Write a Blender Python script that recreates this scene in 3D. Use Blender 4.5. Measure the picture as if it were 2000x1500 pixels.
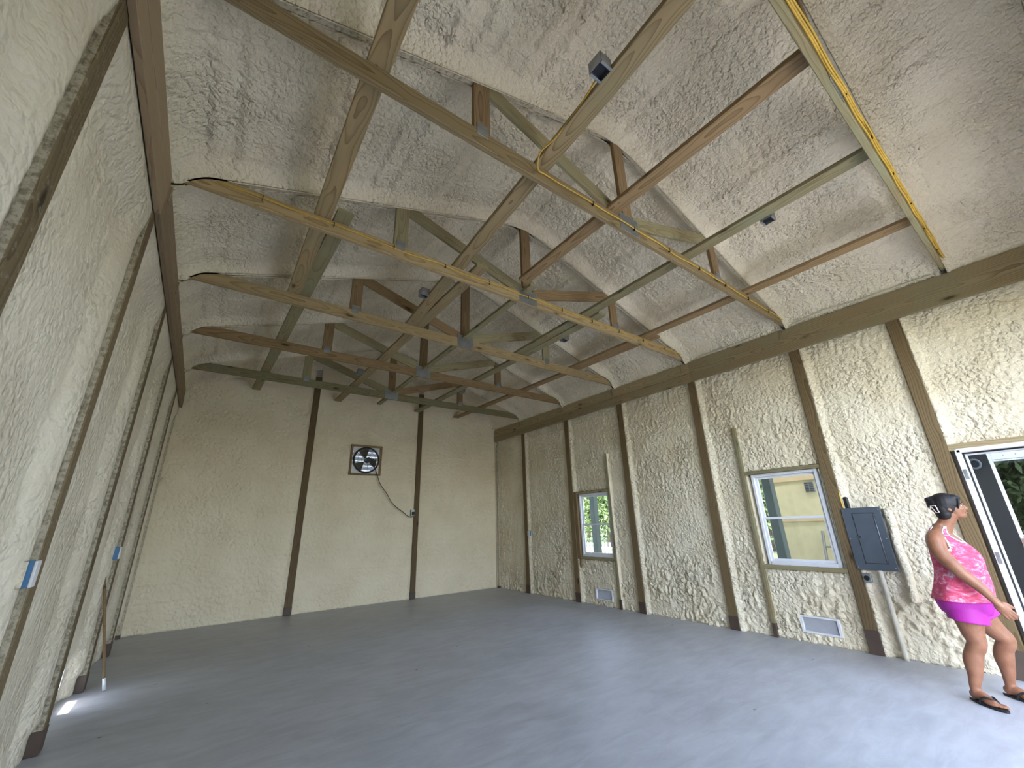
import bpy, bmesh, math, random
import numpy as np
from mathutils import Vector, Matrix
random.seed(7)
for o in list(bpy.data.objects): bpy.data.objects.remove(o)
scene = bpy.context.scene
COL = scene.collection
# ------------------------------------------------------------------ camera
CAM = Vector((0.633, -7.915, 1.440))
YAW, PITCH, ROLL = 0.6405, 0.3344, -0.0289
_F = Vector((math.sin(YAW)*math.cos(PITCH), math.cos(YAW)*math.cos(PITCH), math.sin(PITCH)))
_R0 = Vector((math.cos(YAW), -math.sin(YAW), 0)); _U0 = _R0.cross(_F)
_R = math.cos(ROLL)*_R0 + math.sin(ROLL)*_U0; _U = -math.sin(ROLL)*_R0 + math.cos(ROLL)*_U0
cd = bpy.data.cameras.new('camera'); cam = bpy.data.objects.new('camera', cd); COL.objects.link(cam)
cd.sensor_width = 36; cd.sensor_fit = 'HORIZONTAL'; cd.lens = 792.8/2000*36; cd.clip_start = .02; cd.clip_end = 300
M = Matrix((_R, _U, -_F)).transposed().to_4x4(); M.translation = CAM; cam.matrix_world = M
scene.camera = cam
# ------------------------------------------------------------------ world, sun, exposure
vs = scene.view_settings
vs.view_transform = 'Standard'; vs.look = 'None'; vs.exposure = 1.4; vs.gamma = 1; vs.use_curve_mapping = False
world = bpy.data.worlds.new('sky'); scene.world = world; world.use_nodes = True
wn = world.node_tree; bgn = wn.nodes['Background']
sk = wn.nodes.new('ShaderNodeTexSky'); sk.sky_type = 'NISHITA'; sk.sun_disc = False
sk.sun_elevation = math.radians(55); sk.sun_rotation = math.radians(-95); sk.air_density = 1.0; sk.dust_density = 1.2; sk.ozone_density = 1.0
hs = wn.nodes.new('ShaderNodeHueSaturation'); hs.inputs['Saturation'].default_value = .7
wn.links.new(sk.outputs[0], hs.inputs['Color']); wn.links.new(hs.outputs[0], bgn.inputs[0]); bgn.inputs[1].default_value = 0.85
sl = bpy.data.lights.new('sun', 'SUN'); sl.energy = 5.0; sl.angle = math.radians(.6); sl.color = (1, .95, .86)
so = bpy.data.objects.new('sun', sl); COL.objects.link(so); so.location = (-20, 0, 30)
so.rotation_euler = Vector((1, -.1, -1.45)).to_track_quat('-Z', 'Y').to_euler()
def portal(loc, rot, sx, sy):
    l = bpy.data.lights.new('sky_portal', 'AREA'); l.shape = 'RECTANGLE'; l.size = sx; l.size_y = sy
    l.cycles.is_portal = True
    o = bpy.data.objects.new('sky_portal', l); COL.objects.link(o); o.location = loc; o.rotation_euler = rot
# ------------------------------------------------------------------ dimensions
W, HB, HT, YF, YN = 6.816, 3.59, 3.925, 1.235, -8.62
CB, CT = 3.965, 4.105            # bottom chord
XR = W/2; PK = 5.12; SL = 1/3    # roof rib underside
TY = [-7.704, -6.10, -4.572, -3.05, -1.555, 0.0]
POSTR = [-7.14, -6.10, -4.572, -3.055, -1.56, 0.0]
POSTL = [-7.70, -6.06, -4.55, -3.0, -1.49, 0.05]
PW = .125
def zrib(x): return PK - SL*abs(x-XR)
DOOR0, DOOR1 = 2.4, 6.0         # big opening in near gable
DOORH = 3.55
portal(((DOOR0+DOOR1)/2, YN-.2, DOORH/2), (math.radians(90), 0, 0), DOOR1-DOOR0, DOORH)
# ------------------------------------------------------------------ noise
def _hash(ix, iy, s):
    h = (ix.astype(np.int64)*374761393 + iy.astype(np.int64)*668265263 + s*2147483647) & 0x7fffffff
    h = ((h ^ (h >> 13))*1274126177) & 0x7fffffff
    h = (h ^ (h >> 16)) & 0x7fffffff
    return h/float(0x7fffffff)
def noise(x, y, s=0):
    ix = np.floor(x); iy = np.floor(y); fx = x-ix; fy = y-iy
    ux = fx*fx*fx*(fx*(fx*6-15)+10); uy = fy*fy*fy*(fy*(fy*6-15)+10)
    def g(dx, dy):
        a = _hash(ix+dx, iy+dy, s)*2*np.pi
        return np.cos(a)*(fx-dx)+np.sin(a)*(fy-dy)
    n = (g(0, 0)*(1-ux)+g(1, 0)*ux)*(1-uy) + (g(0, 1)*(1-ux)+g(1, 1)*ux)*uy
    return n*1.6
def fbm(x, y, s=0, o=3):
    r = 0; a = 1; f = 1
    for k in range(o): r = r+a*noise(x*f, y*f, s+k*17); a *= .5; f *= 2.03
    return r
def sstep(a, b, x):
    t = np.clip((x-a)/(b-a), 0, 1); return t*t*(3-2*t)
# ------------------------------------------------------------------ materials
def newmat(name):
    m = bpy.data.materials.new(name); m.use_nodes = True
    nt = m.node_tree; b = nt.nodes['Principled BSDF']; return m, nt, b
def N(nt, t, **kw):
    n = nt.nodes.new(t)
    for k, v in kw.items():
        if k in n.inputs: n.inputs[k].default_value = v
        else: setattr(n, k, v)
    return n
def ramp(nt, fac, stops):
    r = nt.nodes.new('ShaderNodeValToRGB'); e = r.color_ramp.elements
    while len(e) < len(stops): e.new(.5)
    for el, (p, c) in zip(e, stops): el.position = p; el.color = (*c, 1) if len(c) == 3 else c
    nt.links.new(fac, r.inputs[0]); return r.outputs[0]
def mixc(nt, fac, a, b, mode='MIX'):
    n = nt.nodes.new('ShaderNodeMix'); n.data_type = 'RGBA'; n.blend_type = mode
    for i, v in ((0, fac), (6, a), (7, b)):
        if isinstance(v, (int, float)): n.inputs[i].default_value = v
        elif isinstance(v, tuple): n.inputs[i].default_value = (*v, 1)
        else: nt.links.new(v, n.inputs[i])
    return n.outputs[2]
def plain(name, col, rough=.5, metal=0, bump=0, bscale=60, var=.08):
    m, nt, b = newmat(name)
    tc = N(nt, 'ShaderNodeTexCoord'); nz = N(nt, 'ShaderNodeTexNoise', Scale=8.0, Detail=4.0)
    nt.links.new(tc.outputs['Object'], nz.inputs['Vector'])
    c2 = tuple(max(0, c*(1-var*2)) for c in col)
    nt.links.new(ramp(nt, nz.outputs[0], [(.35, c2), (.65, col)]), b.inputs['Base Color'])
    b.inputs['Roughness'].default_value = rough; b.inputs['Metallic'].default_value = metal
    if bump:
        n2 = N(nt, 'ShaderNodeTexNoise', Scale=float(bscale), Detail=3.0); nt.links.new(tc.outputs['Object'], n2.inputs['Vector'])
        bp = N(nt, 'ShaderNodeBump', Strength=bump, Distance=.005); nt.links.new(n2.outputs[0], bp.inputs['Height']); nt.links.new(bp.outputs[0], b.inputs['Normal'])
    return m
def foam_mat(name, lo, hi, bump, scale, rough=.62):
    m, nt, b = newmat(name)
    tc = N(nt, 'ShaderNodeTexCoord')
    nz = N(nt, 'ShaderNodeTexNoise', Scale=1.6, Detail=4.0); nt.links.new(tc.outputs['Object'], nz.inputs['Vector'])
    c = ramp(nt, nz.outputs[0], [(.35, lo), (.65, hi)])
    nt.links.new(c, b.inputs['Base Color']); b.inputs['Roughness'].default_value = rough
    b.inputs['Specular IOR Level'].default_value = .35
    n1 = N(nt, 'ShaderNodeTexNoise', Scale=float(scale), Detail=2.0, Roughness=.6); nt.links.new(tc.outputs['Object'], n1.inputs['Vector'])
    dv = N(nt, 'ShaderNodeVectorMath', operation='SCALE'); dv.inputs['Scale'].default_value = .06; nt.links.new(n1.outputs['Color'], dv.inputs[0])
    av = N(nt, 'ShaderNodeVectorMath', operation='ADD'); nt.links.new(tc.outputs['Object'], av.inputs[0]); nt.links.new(dv.outputs[0], av.inputs[1])
    vo = N(nt, 'ShaderNodeTexVoronoi', feature='F1', Scale=float(scale)*1.25); nt.links.new(av.outputs[0], vo.inputs['Vector'])
    nb = N(nt, 'ShaderNodeTexNoise', Scale=2.2, Detail=1.0); nt.links.new(tc.outputs['Object'], nb.inputs['Vector'])
    mk = N(nt, 'ShaderNodeMapRange'); mk.inputs['From Min'].default_value = .35; mk.inputs['From Max'].default_value = .62; mk.inputs['To Min'].default_value = .25; mk.inputs['To Max'].default_value = 1.0; nt.links.new(nb.outputs[0], mk.inputs['Value'])
    mm = N(nt, 'ShaderNodeMath', operation='MULTIPLY'); nt.links.new(vo.outputs['Distance'], mm.inputs[0]); nt.links.new(mk.outputs[0], mm.inputs[1])
    sbm = N(nt, 'ShaderNodeMath', operation='SUBTRACT'); nt.links.new(n1.outputs[0], sbm.inputs[0]); nt.links.new(mm.outputs[0], sbm.inputs[1])
    bp = N(nt, 'ShaderNodeBump', Strength=bump, Distance=.026); nt.links.new(sbm.outputs[0], bp.inputs['Height'])
    nt.links.new(bp.outputs[0], b.inputs['Normal']); return m
def wood_mat(name, light, dark, spray=0.0, green=0.0, grain=1.0):
    m, nt, b = newmat(name)
    tc = N(nt, 'ShaderNodeTexCoord'); oi = N(nt, 'ShaderNodeObjectInfo')
    cmb = N(nt, 'ShaderNodeVectorMath', operation='SCALE'); cmb.inputs[0].default_value = (13, 7, 9)
    nt.links.new(oi.outputs['Random'], cmb.inputs['Scale'])
    mp = N(nt, 'ShaderNodeMapping'); mp.inputs['Scale'].default_value = (.7, 11, 11); nt.links.new(cmb.outputs[0], mp.inputs['Location']); nt.links.new(tc.outputs['Object'], mp.inputs['Vector'])
    ml = N(nt, 'ShaderNodeMapping'); ml.inputs['Scale'].default_value = (1.1, 2.5, 2.5); nt.links.new(cmb.outputs[0], ml.inputs['Location']); nt.links.new(tc.outputs['Object'], ml.inputs['Vector'])
    nl = N(nt, 'ShaderNodeTexNoise', Scale=1.0, Detail=2.5, Roughness=.45); nt.links.new(ml.outputs[0], nl.inputs['Vector'])
    sb = N(nt, 'ShaderNodeVectorMath', operation='SUBTRACT'); sb.inputs[1].default_value = (.5, .5, .5); nt.links.new(nl.outputs['Color'], sb.inputs[0])
    ms = N(nt, 'ShaderNodeVectorMath', operation='MULTIPLY'); ms.inputs[1].default_value = (0, .11, .14); nt.links.new(sb.outputs[0], ms.inputs[0])
    ad = N(nt, 'ShaderNodeVectorMath', operation='ADD'); nt.links.new(tc.outputs['Object'], ad.inputs[0]); nt.links.new(ms.outputs[0], ad.inputs[1])
    a2 = N(nt, 'ShaderNodeVectorMath', operation='ADD'); a2.inputs[1].default_value = (0, .012, .055); nt.links.new(ad.outputs[0], a2.inputs[0])
    wv = N(nt, 'ShaderNodeTexWave', wave_type='RINGS', rings_direction='X', wave_profile='SAW'); wv.inputs['Scale'].default_value = 21.0
    wv.inputs['Distortion'].default_value = .9; wv.inputs['Detail'].default_value = 1.0; wv.inputs['Detail Scale'].default_value = .4
    nt.links.new(a2.outputs[0], wv.inputs['Vector'])
    mid = tuple((a+c)/2 for a, c in zip(light, dark))
    c = ramp(nt, wv.outputs['Fac'], [(.1, light), (.55, tuple(l*.85+m_*.15 for l, m_ in zip(light, mid))), (.86, mid), (.97, tuple(d*.6+m_*.4 for d, m_ in zip(dark, mid)))])
    nz = N(nt, 'ShaderNodeTexNoise', Scale=.8, Detail=4.0); nt.links.new(mp.outputs[0], nz.inputs['Vector'])
    c = mixc(nt, ramp(nt, nz.outputs[0], [(.4, (0, 0, 0)), (.7, (.6, .6, .6))]), c, mid)
    if green:
        n4 = N(nt, 'ShaderNodeTexNoise', Scale=1.6, Detail=2.0); nt.links.new(tc.outputs['Object'], n4.inputs['Vector'])
        c = mixc(nt, ramp(nt, n4.outputs[0], [(.4, (0, 0, 0)), (.65, (green,)*3)]), c, (.28, .29, .18))
    # knots
    m2 = N(nt, 'ShaderNodeMapping'); m2.inputs['Scale'].default_value = (1.9, 5.5, 5.5)
    nt.links.new(tc.outputs['Object'], m2.inputs['Vector']); nt.links.new(cmb.outputs[0], m2.inputs['Location'])
    vo = N(nt, 'ShaderNodeTexVoronoi', Scale=1.0); nt.links.new(m2.outputs[0], vo.inputs['Vector'])
    c = mixc(nt, ramp(nt, vo.outputs['Distance'], [(.06, (.85,)*3), (.12, (.25,)*3), (.2, (0, 0, 0))]), c, tuple(d*.25 for d in dark))
    # overall variation between boards
    hv = N(nt, 'ShaderNodeHueSaturation'); mr = N(nt, 'ShaderNodeMapRange'); mr.inputs['To Min'].default_value = .78; mr.inputs['To Max'].default_value = 1.2
    nt.links.new(oi.outputs['Random'], mr.inputs['Value']); nt.links.new(mr.outputs[0], hv.inputs['Value']); nt.links.new(c, hv.inputs['Color']); c = hv.outputs[0]
    if spray:
        n5 = N(nt, 'ShaderNodeTexNoise', Scale=38.0, Detail=5.0, Roughness=.7); nt.links.new(tc.outputs['Object'], n5.inputs['Vector'])
        c = mixc(nt, ramp(nt, n5.outputs[0], [(.62-.3*spray, (0, 0, 0)), (.72-.2*spray, (spray,)*3)]), c, (.55, .5, .4))
    nt.links.new(c, b.inputs['Base Color']); b.inputs['Roughness'].default_value = .7; b.inputs['Specular IOR Level'].default_value = .25
    bp = N(nt, 'ShaderNodeBump', Strength=.25*grain, Distance=.004); nt.links.new(wv.outputs['Fac'], bp.inputs['Height']); nt.links.new(bp.outputs[0], b.inputs['Normal'])
    return m
def glass_mat(name, tint=(1, 1, 1), refl=.08):
    m, nt, b = newmat(name); nt.nodes.remove(b)
    tr = N(nt, 'ShaderNodeBsdfTransparent'); tr.inputs[0].default_value = (*tint, 1)
    gl = N(nt, 'ShaderNodeBsdfGlossy'); gl.inputs['Roughness'].default_value = .02
    lf = N(nt, 'ShaderNodeLayerWeight'); lf.inputs['Blend'].default_value = .5; pw = N(nt, 'ShaderNodeMath', operation='POWER'); pw.inputs[1].default_value = 5.0; nt.links.new(lf.outputs['Facing'], pw.inputs[0]); lw = N(nt, 'ShaderNodeMath', operation='MULTIPLY_ADD'); lw.inputs[1].default_value = .9; lw.inputs[2].default_value = .03; nt.links.new(pw.outputs[0], lw.inputs[0])
    mx = N(nt, 'ShaderNodeMixShader'); nt.links.new(lw.outputs[0], mx.inputs[0]); nt.links.new(tr.outputs[0], mx.inputs[1]); nt.links.new(gl.outputs[0], mx.inputs[2])
    nt.links.new(mx.outputs[0], nt.nodes['Material Output'].inputs[0]); return m
def concrete_mat():
    m, nt, b = newmat('concrete')
    tc = N(nt, 'ShaderNodeTexCoord')
    n1 = N(nt, 'ShaderNodeTexNoise', Scale=.9, Detail=8.0, Roughness=.6); nt.links.new(tc.outputs['Object'], n1.inputs['Vector'])
    mp = N(nt, 'ShaderNodeMapping'); mp.inputs['Scale'].default_value = (1.0, 3.2, 1); mp.inputs['Rotation'].default_value = (0, 0, .5); nt.links.new(tc.outputs['Object'], mp.inputs['Vector'])
    n2 = N(nt, 'ShaderNodeTexNoise', Scale=2.6, Detail=7.0, Roughness=.65, Distortion=.6); nt.links.new(mp.outputs[0], n2.inputs['Vector'])
    c = ramp(nt, n1.outputs[0], [(.3, (.36, .372, .40)), (.55, (.465, .48, .515)), (.75, (.53, .545, .58))])
    c = mixc(nt, .45, c, ramp(nt, n2.outputs[0], [(.35, (.32, .33, .36)), (.62, (.54, .555, .59))]))
    vo = N(nt, 'ShaderNodeTexVoronoi', Scale=2.3); nt.links.new(tc.outputs['Object'], vo.inputs['Vector'])
    c = mixc(nt, ramp(nt, vo.outputs['Distance'], [(.025, (.8,)*3), (.04, (0, 0, 0))]), c, (.09, .095, .10))
    nt.links.new(c, b.inputs['Base Color'])
    nt.links.new(ramp(nt, n2.outputs[0], [(.3, (.42,)*3), (.7, (.58,)*3)]), b.inputs['Roughness']); b.inputs['Specular IOR Level'].default_value = .5
    bp = N(nt, 'ShaderNodeBump', Strength=.12, Distance=.01); nt.links.new(n2.outputs[0], bp.inputs['Height']); nt.links.new(bp.outputs[0], b.inputs['Normal'])
    return m
FLO, FHI = (.74, .65, .485), (.84, .765, .61)
MT = {}
MT['foam_wall'] = foam_mat('spray_foam_wall', FLO, FHI, .9, 20)
MT['foam_far'] = foam_mat('spray_foam_smooth', (.77, .675, .50), (.85, .76, .585), .7, 14)
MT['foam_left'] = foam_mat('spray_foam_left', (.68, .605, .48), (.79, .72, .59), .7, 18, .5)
MT['foam_roof'] = foam_mat('spray_foam_roof', (.78, .685, .52), (.87, .785, .62), 1.0, 22)
MT['post'] = wood_mat('brown_post_wood', (.19, .135, .07), (.07, .044, .02))
MT['post_left'] = wood_mat('dusty_post_wood', (.20, .15, .085), (.09, .06, .03), spray=.25)
MT['tan'] = wood_mat('golden_lumber', (.42, .315, .175), (.20, .13, .06))
MT['brown'] = wood_mat('brown_lumber', (.31, .21, .11), (.13, .08, .035))
MT['green'] = wood_mat('green_treated_lumber', (.33, .27, .15), (.13, .095, .045), green=.6)
MT['runner'] = wood_mat('weathered_lumber', (.42, .31, .17), (.15, .095, .042), green=.3)
MT['beam'] = wood_mat('header_lumber', (.36, .27, .155), (.17, .115, .055), spray=.12, green=.3)
MT['beam_left'] = wood_mat('header_lumber_left', (.36, .265, .17), (.2, .135, .08), spray=.1)
MT['spraywood'] = wood_mat('overspray_lumber', (.36, .30, .20), (.2, .16, .1), spray=.9)
MT['sprayside'] = wood_mat('overspray_post_side', (.30, .26, .19), (.17, .14, .10), spray=.75)
MT['sleeve'] = plain('brown_plastic', (.085, .058, .045), .6)
MT['steel'] = plain('galvanised_steel', (.42, .44, .47), .42, .85, .3, 120, .15)
MT['boxinside'] = plain('dark_box_inside', (.03, .032, .04), .5, .3)
MT['yellow'] = plain('yellow_cable', (.70, .45, .07), .45)
MT['white'] = plain('white_vinyl', (.78, .80, .86), .35, var=.03)
MT['whitepl'] = plain('white_plastic', (.72, .73, .76), .4, var=.03)
MT['blue'] = plain('blue_plastic', (.07, .19, .38), .45)
MT['black'] = plain('black_plastic', (.012, .012, .014), .45)
MT['panel'] = plain('grey_enamel', (.085, .105, .13), .42, .0, var=.06)
MT['paneldark'] = plain('dark_recess', (.018, .022, .028), .5)
MT['pvc'] = plain('foam_dusted_pipe', (.66, .62, .52), .5)
m, nt, b = newmat('translucent_white'); nt.nodes.remove(b); d_ = N(nt, 'ShaderNodeBsdfDiffuse'); d_.inputs[0].default_value = (.8, .82, .88, 1); t_ = N(nt, 'ShaderNodeBsdfTranslucent'); t_.inputs[0].default_value = (.8, .84, .95, 1)
mx_ = N(nt, 'ShaderNodeMixShader'); mx_.inputs[0].default_value = .5; nt.links.new(d_.outputs[0], mx_.inputs[1]); nt.links.new(t_.outputs[0], mx_.inputs[2]); nt.links.new(mx_.outputs[0], nt.nodes['Material Output'].inputs[0]); MT['translu'] = m
MT['glass'] = glass_mat('window_glass')
MT['concrete'] = concrete_mat()
MT['metalwall'] = plain('pale_sheathing', (.55, .54, .5), .6)
MT['blade'] = plain('olive_fan_blade', (.085, .075, .05), .5)
MT['cord'] = plain('brown_cord', (.06, .045, .035), .5)
# ------------------------------------------------------------------ object helpers
WM = {}
def tag(o, label=None, cat=None, group=None, kind=None):
    if label: o['label'] = label
    if cat: o['category'] = cat
    if group: o['group'] = group
    if kind: o['kind'] = kind
    return o
def thing(name, loc, label, cat, group=None):
    o = bpy.data.objects.new(name, None); COL.objects.link(o); o.location = loc; o.empty_display_size = .1
    WM[o] = Matrix.Translation(loc); return tag(o, label, cat, group)
def struct(name, loc=(0, 0, 0), label=None):
    o = bpy.data.objects.new(name, None); COL.objects.link(o); o.location = loc; WM[o] = Matrix.Translation(loc)
    return tag(o, label, kind='structure')
def link(name, me, mat, parent=None, mw=None):
    o = bpy.data.objects.new(name, me); COL.objects.link(o)
    if mat is not None and not me.materials: me.materials.append(MT[mat] if isinstance(mat, str) else mat)
    mw = mw or Matrix(); WM[o] = mw
    if parent is not None:
        o.parent = parent; o.matrix_basis = WM[parent].inverted() @ mw
    else: o.matrix_basis = mw
    return o
def mesh(name, v, f, smooth=False):
    me = bpy.data.meshes.new(name); me.from_pydata([tuple(p) for p in v], [], [tuple(q) for q in f])
    if smooth: me.polygons.foreach_set('use_smooth', [True]*len(me.polygons))
    me.update(); return me
def bmmesh(name, bm, smooth=False):
    bmesh.ops.recalc_face_normals(bm, faces=bm.faces)
    me = bpy.data.meshes.new(name); bm.to_mesh(me); bm.free()
    if smooth: me.polygons.foreach_set('use_smooth', [True]*len(me.polygons))
    return me
def boxbm(bm, lo, hi, ch=0):
    r = bmesh.ops.create_cube(bm, size=1)
    for v in r['verts']:
        v.co = Vector([(lo[k]+hi[k])/2 + v.co[k]*(hi[k]-lo[k]) for k in range(3)])
    if ch:
        es = list({e for v in r['verts'] for e in v.link_edges})
        bmesh.ops.bevel(bm, geom=es, offset=ch, segments=1, affect='EDGES')
    return bm
def box(name, lo, hi, mat, parent=None, ch=.002):
    """axis-aligned box, origin at its centre"""
    c = Vector([(a+b)/2 for a, b in zip(lo, hi)])
    h = [(b-a)/2 for a, b in zip(lo, hi)]
    bm = bmesh.new(); boxbm(bm, [-x for x in h], h, min(ch, min(h)*.6))
    return link(name, bmmesh(name, bm), mat, parent, Matrix.Translation(c))
def board(name, p0, p1, w, t, wdir, mat, parent=None, ch=.004, cut=None):
    """lumber from p0 to p1 (centre line); w along wdir, t across; local X is the grain"""
    p0, p1 = Vector(p0), Vector(p1); X = (p1-p0); L = X.length; X.normalize()
    Yd = Vector(wdir); Yd = (Yd - X*Yd.dot(X)).normalized(); Z = X.cross(Yd)
    a, b = w/2, t/2
    prof = [(-a+ch, -b), (a-ch, -b), (a, -b+ch), (a, b-ch), (a-ch, b), (-a+ch, b), (-a, b-ch), (-a, -b+ch)]
    v = [(-L/2, y, z) for y, z in prof] + [(L/2, y, z) for y, z in prof]
    if cut:   # slope cut: x shift per unit y at each end
        v = [(x+(cut[0] if i < 8 else cut[1])*y, y, z) for i, (x, y, z) in enumerate(v)]
    n = 8; f = [(i, (i+1) % n, n+(i+1) % n, n+i) for i in range(n)] + [tuple(range(n))[::-1], tuple(range(n, 2*n))]
    mw = Matrix((X, Yd, Z)).transposed().to_4x4(); mw.translation = (p0+p1)/2
    return link(name, mesh(name, v, f), mat, parent, mw)
def tube_vf(pts, r, seg=8, closed=False):
    pts = [Vector(p) for p in pts]; n = len(pts); v = []; f = []
    up = Vector((0, 0, 1)); prev = None
    rr = r if isinstance(r, (list, tuple)) else [r]*n
    for i, p in enumerate(pts):
        t = (pts[min(i+1, n-1)]-pts[max(i-1, 0)]).normalized()
        if prev is None:
            a = up if abs(t.z) < .9 else Vector((1, 0, 0)); s = t.cross(a).normalized()
        else: s = (prev - t*prev.dot(t)).normalized()
        prev = s; q = t.cross(s)
        for k in range(seg):
            an = 2*math.pi*k/seg; v.append(p + (s*math.cos(an)+q*math.sin(an))*rr[i])
    for i in range(n-1):
        for k in range(seg): f.append((i*seg+k, i*seg+(k+1) % seg, (i+1)*seg+(k+1) % seg, (i+1)*seg+k))
    f += [tuple(range(seg))[::-1], tuple(range((n-1)*seg, n*seg))]
    return v, f
def tube(name, pts, r, mat, parent=None, seg=8):
    c = sum((Vector(p) for p in pts), Vector())/len(pts)
    v, f = tube_vf([Vector(p)-c for p in pts], r, seg)
    return link(name, mesh(name, v, f, True), mat, parent, Matrix.Translation(c))
def smoothpath(pts, k=6):
    pts = [Vector(p) for p in pts]; out = []
    for i in range(len(pts)-1):
        p0 = pts[max(i-1, 0)]; p1 = pts[i]; p2 = pts[i+1]; p3 = pts[min(i+2, len(pts)-1)]
        for j in range(k):
            t = j/k
            out.append(.5*((2*p1)+(-p0+p2)*t+(2*p0-5*p1+4*p2-p3)*t*t+(-p0+3*p1-3*p2+p3)*t**3))
    return out+[pts[-1]]
def slab(name, axis, p0, p1, ur, vr, holes, mat, parent=None, keep=None):
    """wall of thickness p0..p1 on axis (0:x,1:y); u,v ranges, rectangular holes (u0,u1,v0,v1)"""
    us = sorted({ur[0], ur[1], *[h for q in holes for h in q[:2]]}); vsn = sorted({vr[0], vr[1], *[h for q in holes for h in q[2:]]})
    bm = bmesh.new()
    for i in range(len(us)-1):
        for j in range(len(vsn)-1):
            cu, cv = (us[i]+us[i+1])/2, (vsn[j]+vsn[j+1])/2
            if any(q[0] < cu < q[1] and q[2] < cv < q[3] for q in holes): continue
            if axis == 0: boxbm(bm, (p0, us[i], vsn[j]), (p1, us[i+1], vsn[j+1]))
            else: boxbm(bm, (us[i], p0, vsn[j]), (us[i+1], p1, vsn[j+1]))
    return link(name, bmmesh(name, bm), mat, parent)
def gridlines(a, b, step, extra=()):
    base = sorted({a, b, *[e for e in extra if a < e < b]}); out = [base[0]]
    for p, q in zip(base[:-1], base[1:]):
        n = max(1, int(round((q-p)/step))); out += [p+(q-p)*k/n for k in range(1, n+1)]
    return np.array(out)
def foam(name, u, v, hfun, tofun, holes, mat, parent, depth=.04):
    """relief surface over the u,v grid; hfun -> height to the room side; edges skirted back by depth"""
    U, V = np.meshgrid(u, v, indexing='ij'); H = hfun(U, V)
    P = np.stack(tofun(U, V, H), -1).reshape(-1, 3)
    nu, nv = len(u), len(v); idx = np.arange(nu*nv).reshape(nu, nv)
    keep = np.ones((nu-1, nv-1), bool)
    cu = (u[:-1]+u[1:])/2; cv = (v[:-1]+v[1:])/2; CU, CV = np.meshgrid(cu, cv, indexing='ij')
    for q in holes: keep &= ~((CU > q[0]) & (CU < q[1]) & (CV > q[2]) & (CV < q[3]))
    Q = np.stack([idx[:-1, :-1], idx[1:, :-1], idx[1:, 1:], idx[:-1, 1:]], -1)[keep]
    # boundary skirt
    from collections import Counter
    E = np.concatenate([Q[:, [0, 1]], Q[:, [1, 2]], Q[:, [2, 3]], Q[:, [3, 0]]]); key = np.sort(E, 1)
    kk = key[:, 0].astype(np.int64)*(nu*nv)+key[:, 1]; un, inv, cnt = np.unique(kk, return_inverse=True, return_counts=True)
    B = E[cnt[inv] == 1]
    bv = np.unique(B); mp = -np.ones(nu*nv, int); mp[bv] = nu*nv+np.arange(len(bv))
    Pb = np.stack(tofun(U, V, H-depth), -1).reshape(-1, 3)[bv]
    S = np.stack([B[:, 1], B[:, 0], mp[B[:, 0]], mp[B[:, 1]]], -1)
    allv = np.concatenate([P, Pb]); allf = np.concatenate([Q, S])
    me = bpy.data.meshes.new(name)
    me.vertices.add(len(allv)); me.vertices.foreach_set('co', allv.astype(np.float32).ravel())
    me.loops.add(len(allf)*4); me.loops.foreach_set('vertex_index', allf.astype(np.int32).ravel())
    me.polygons.add(len(allf)); me.polygons.foreach_set('loop_start', np.arange(0, len(allf)*4, 4, dtype=np.int32))
    me.polygons.foreach_set('use_smooth', np.ones(len(allf), bool))
    me.update(calc_edges=True); me.validate()
    return link(name, me, mat, parent)
def seams(v, u, levels, w=.012, a=-.006, s=0):
    h = 0
    for k, l in enumerate(levels):
        d = v-l-.02*noise(u*1.1+k*7.3, u*0+k*3.1, s+k)-.006*noise(u*6, u*0+k, s+k)
        on = sstep(-.35, .15, noise(u*.9+k*5, u*0+2.2*k, s+40+k))
        h = h + a*np.exp(-(d/w)**2)*on + (-a*.9)*np.exp(-((d-w*2)/(w*1.6))**2)*on
    return h
# ------------------------------------------------------------------ floor and ground
fl = box('floor', (-.15, YN, -.12), (W+.15, YF+.1, 0), 'concrete', ch=0); tag(fl, 'blue grey concrete slab floor', kind='structure')
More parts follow.
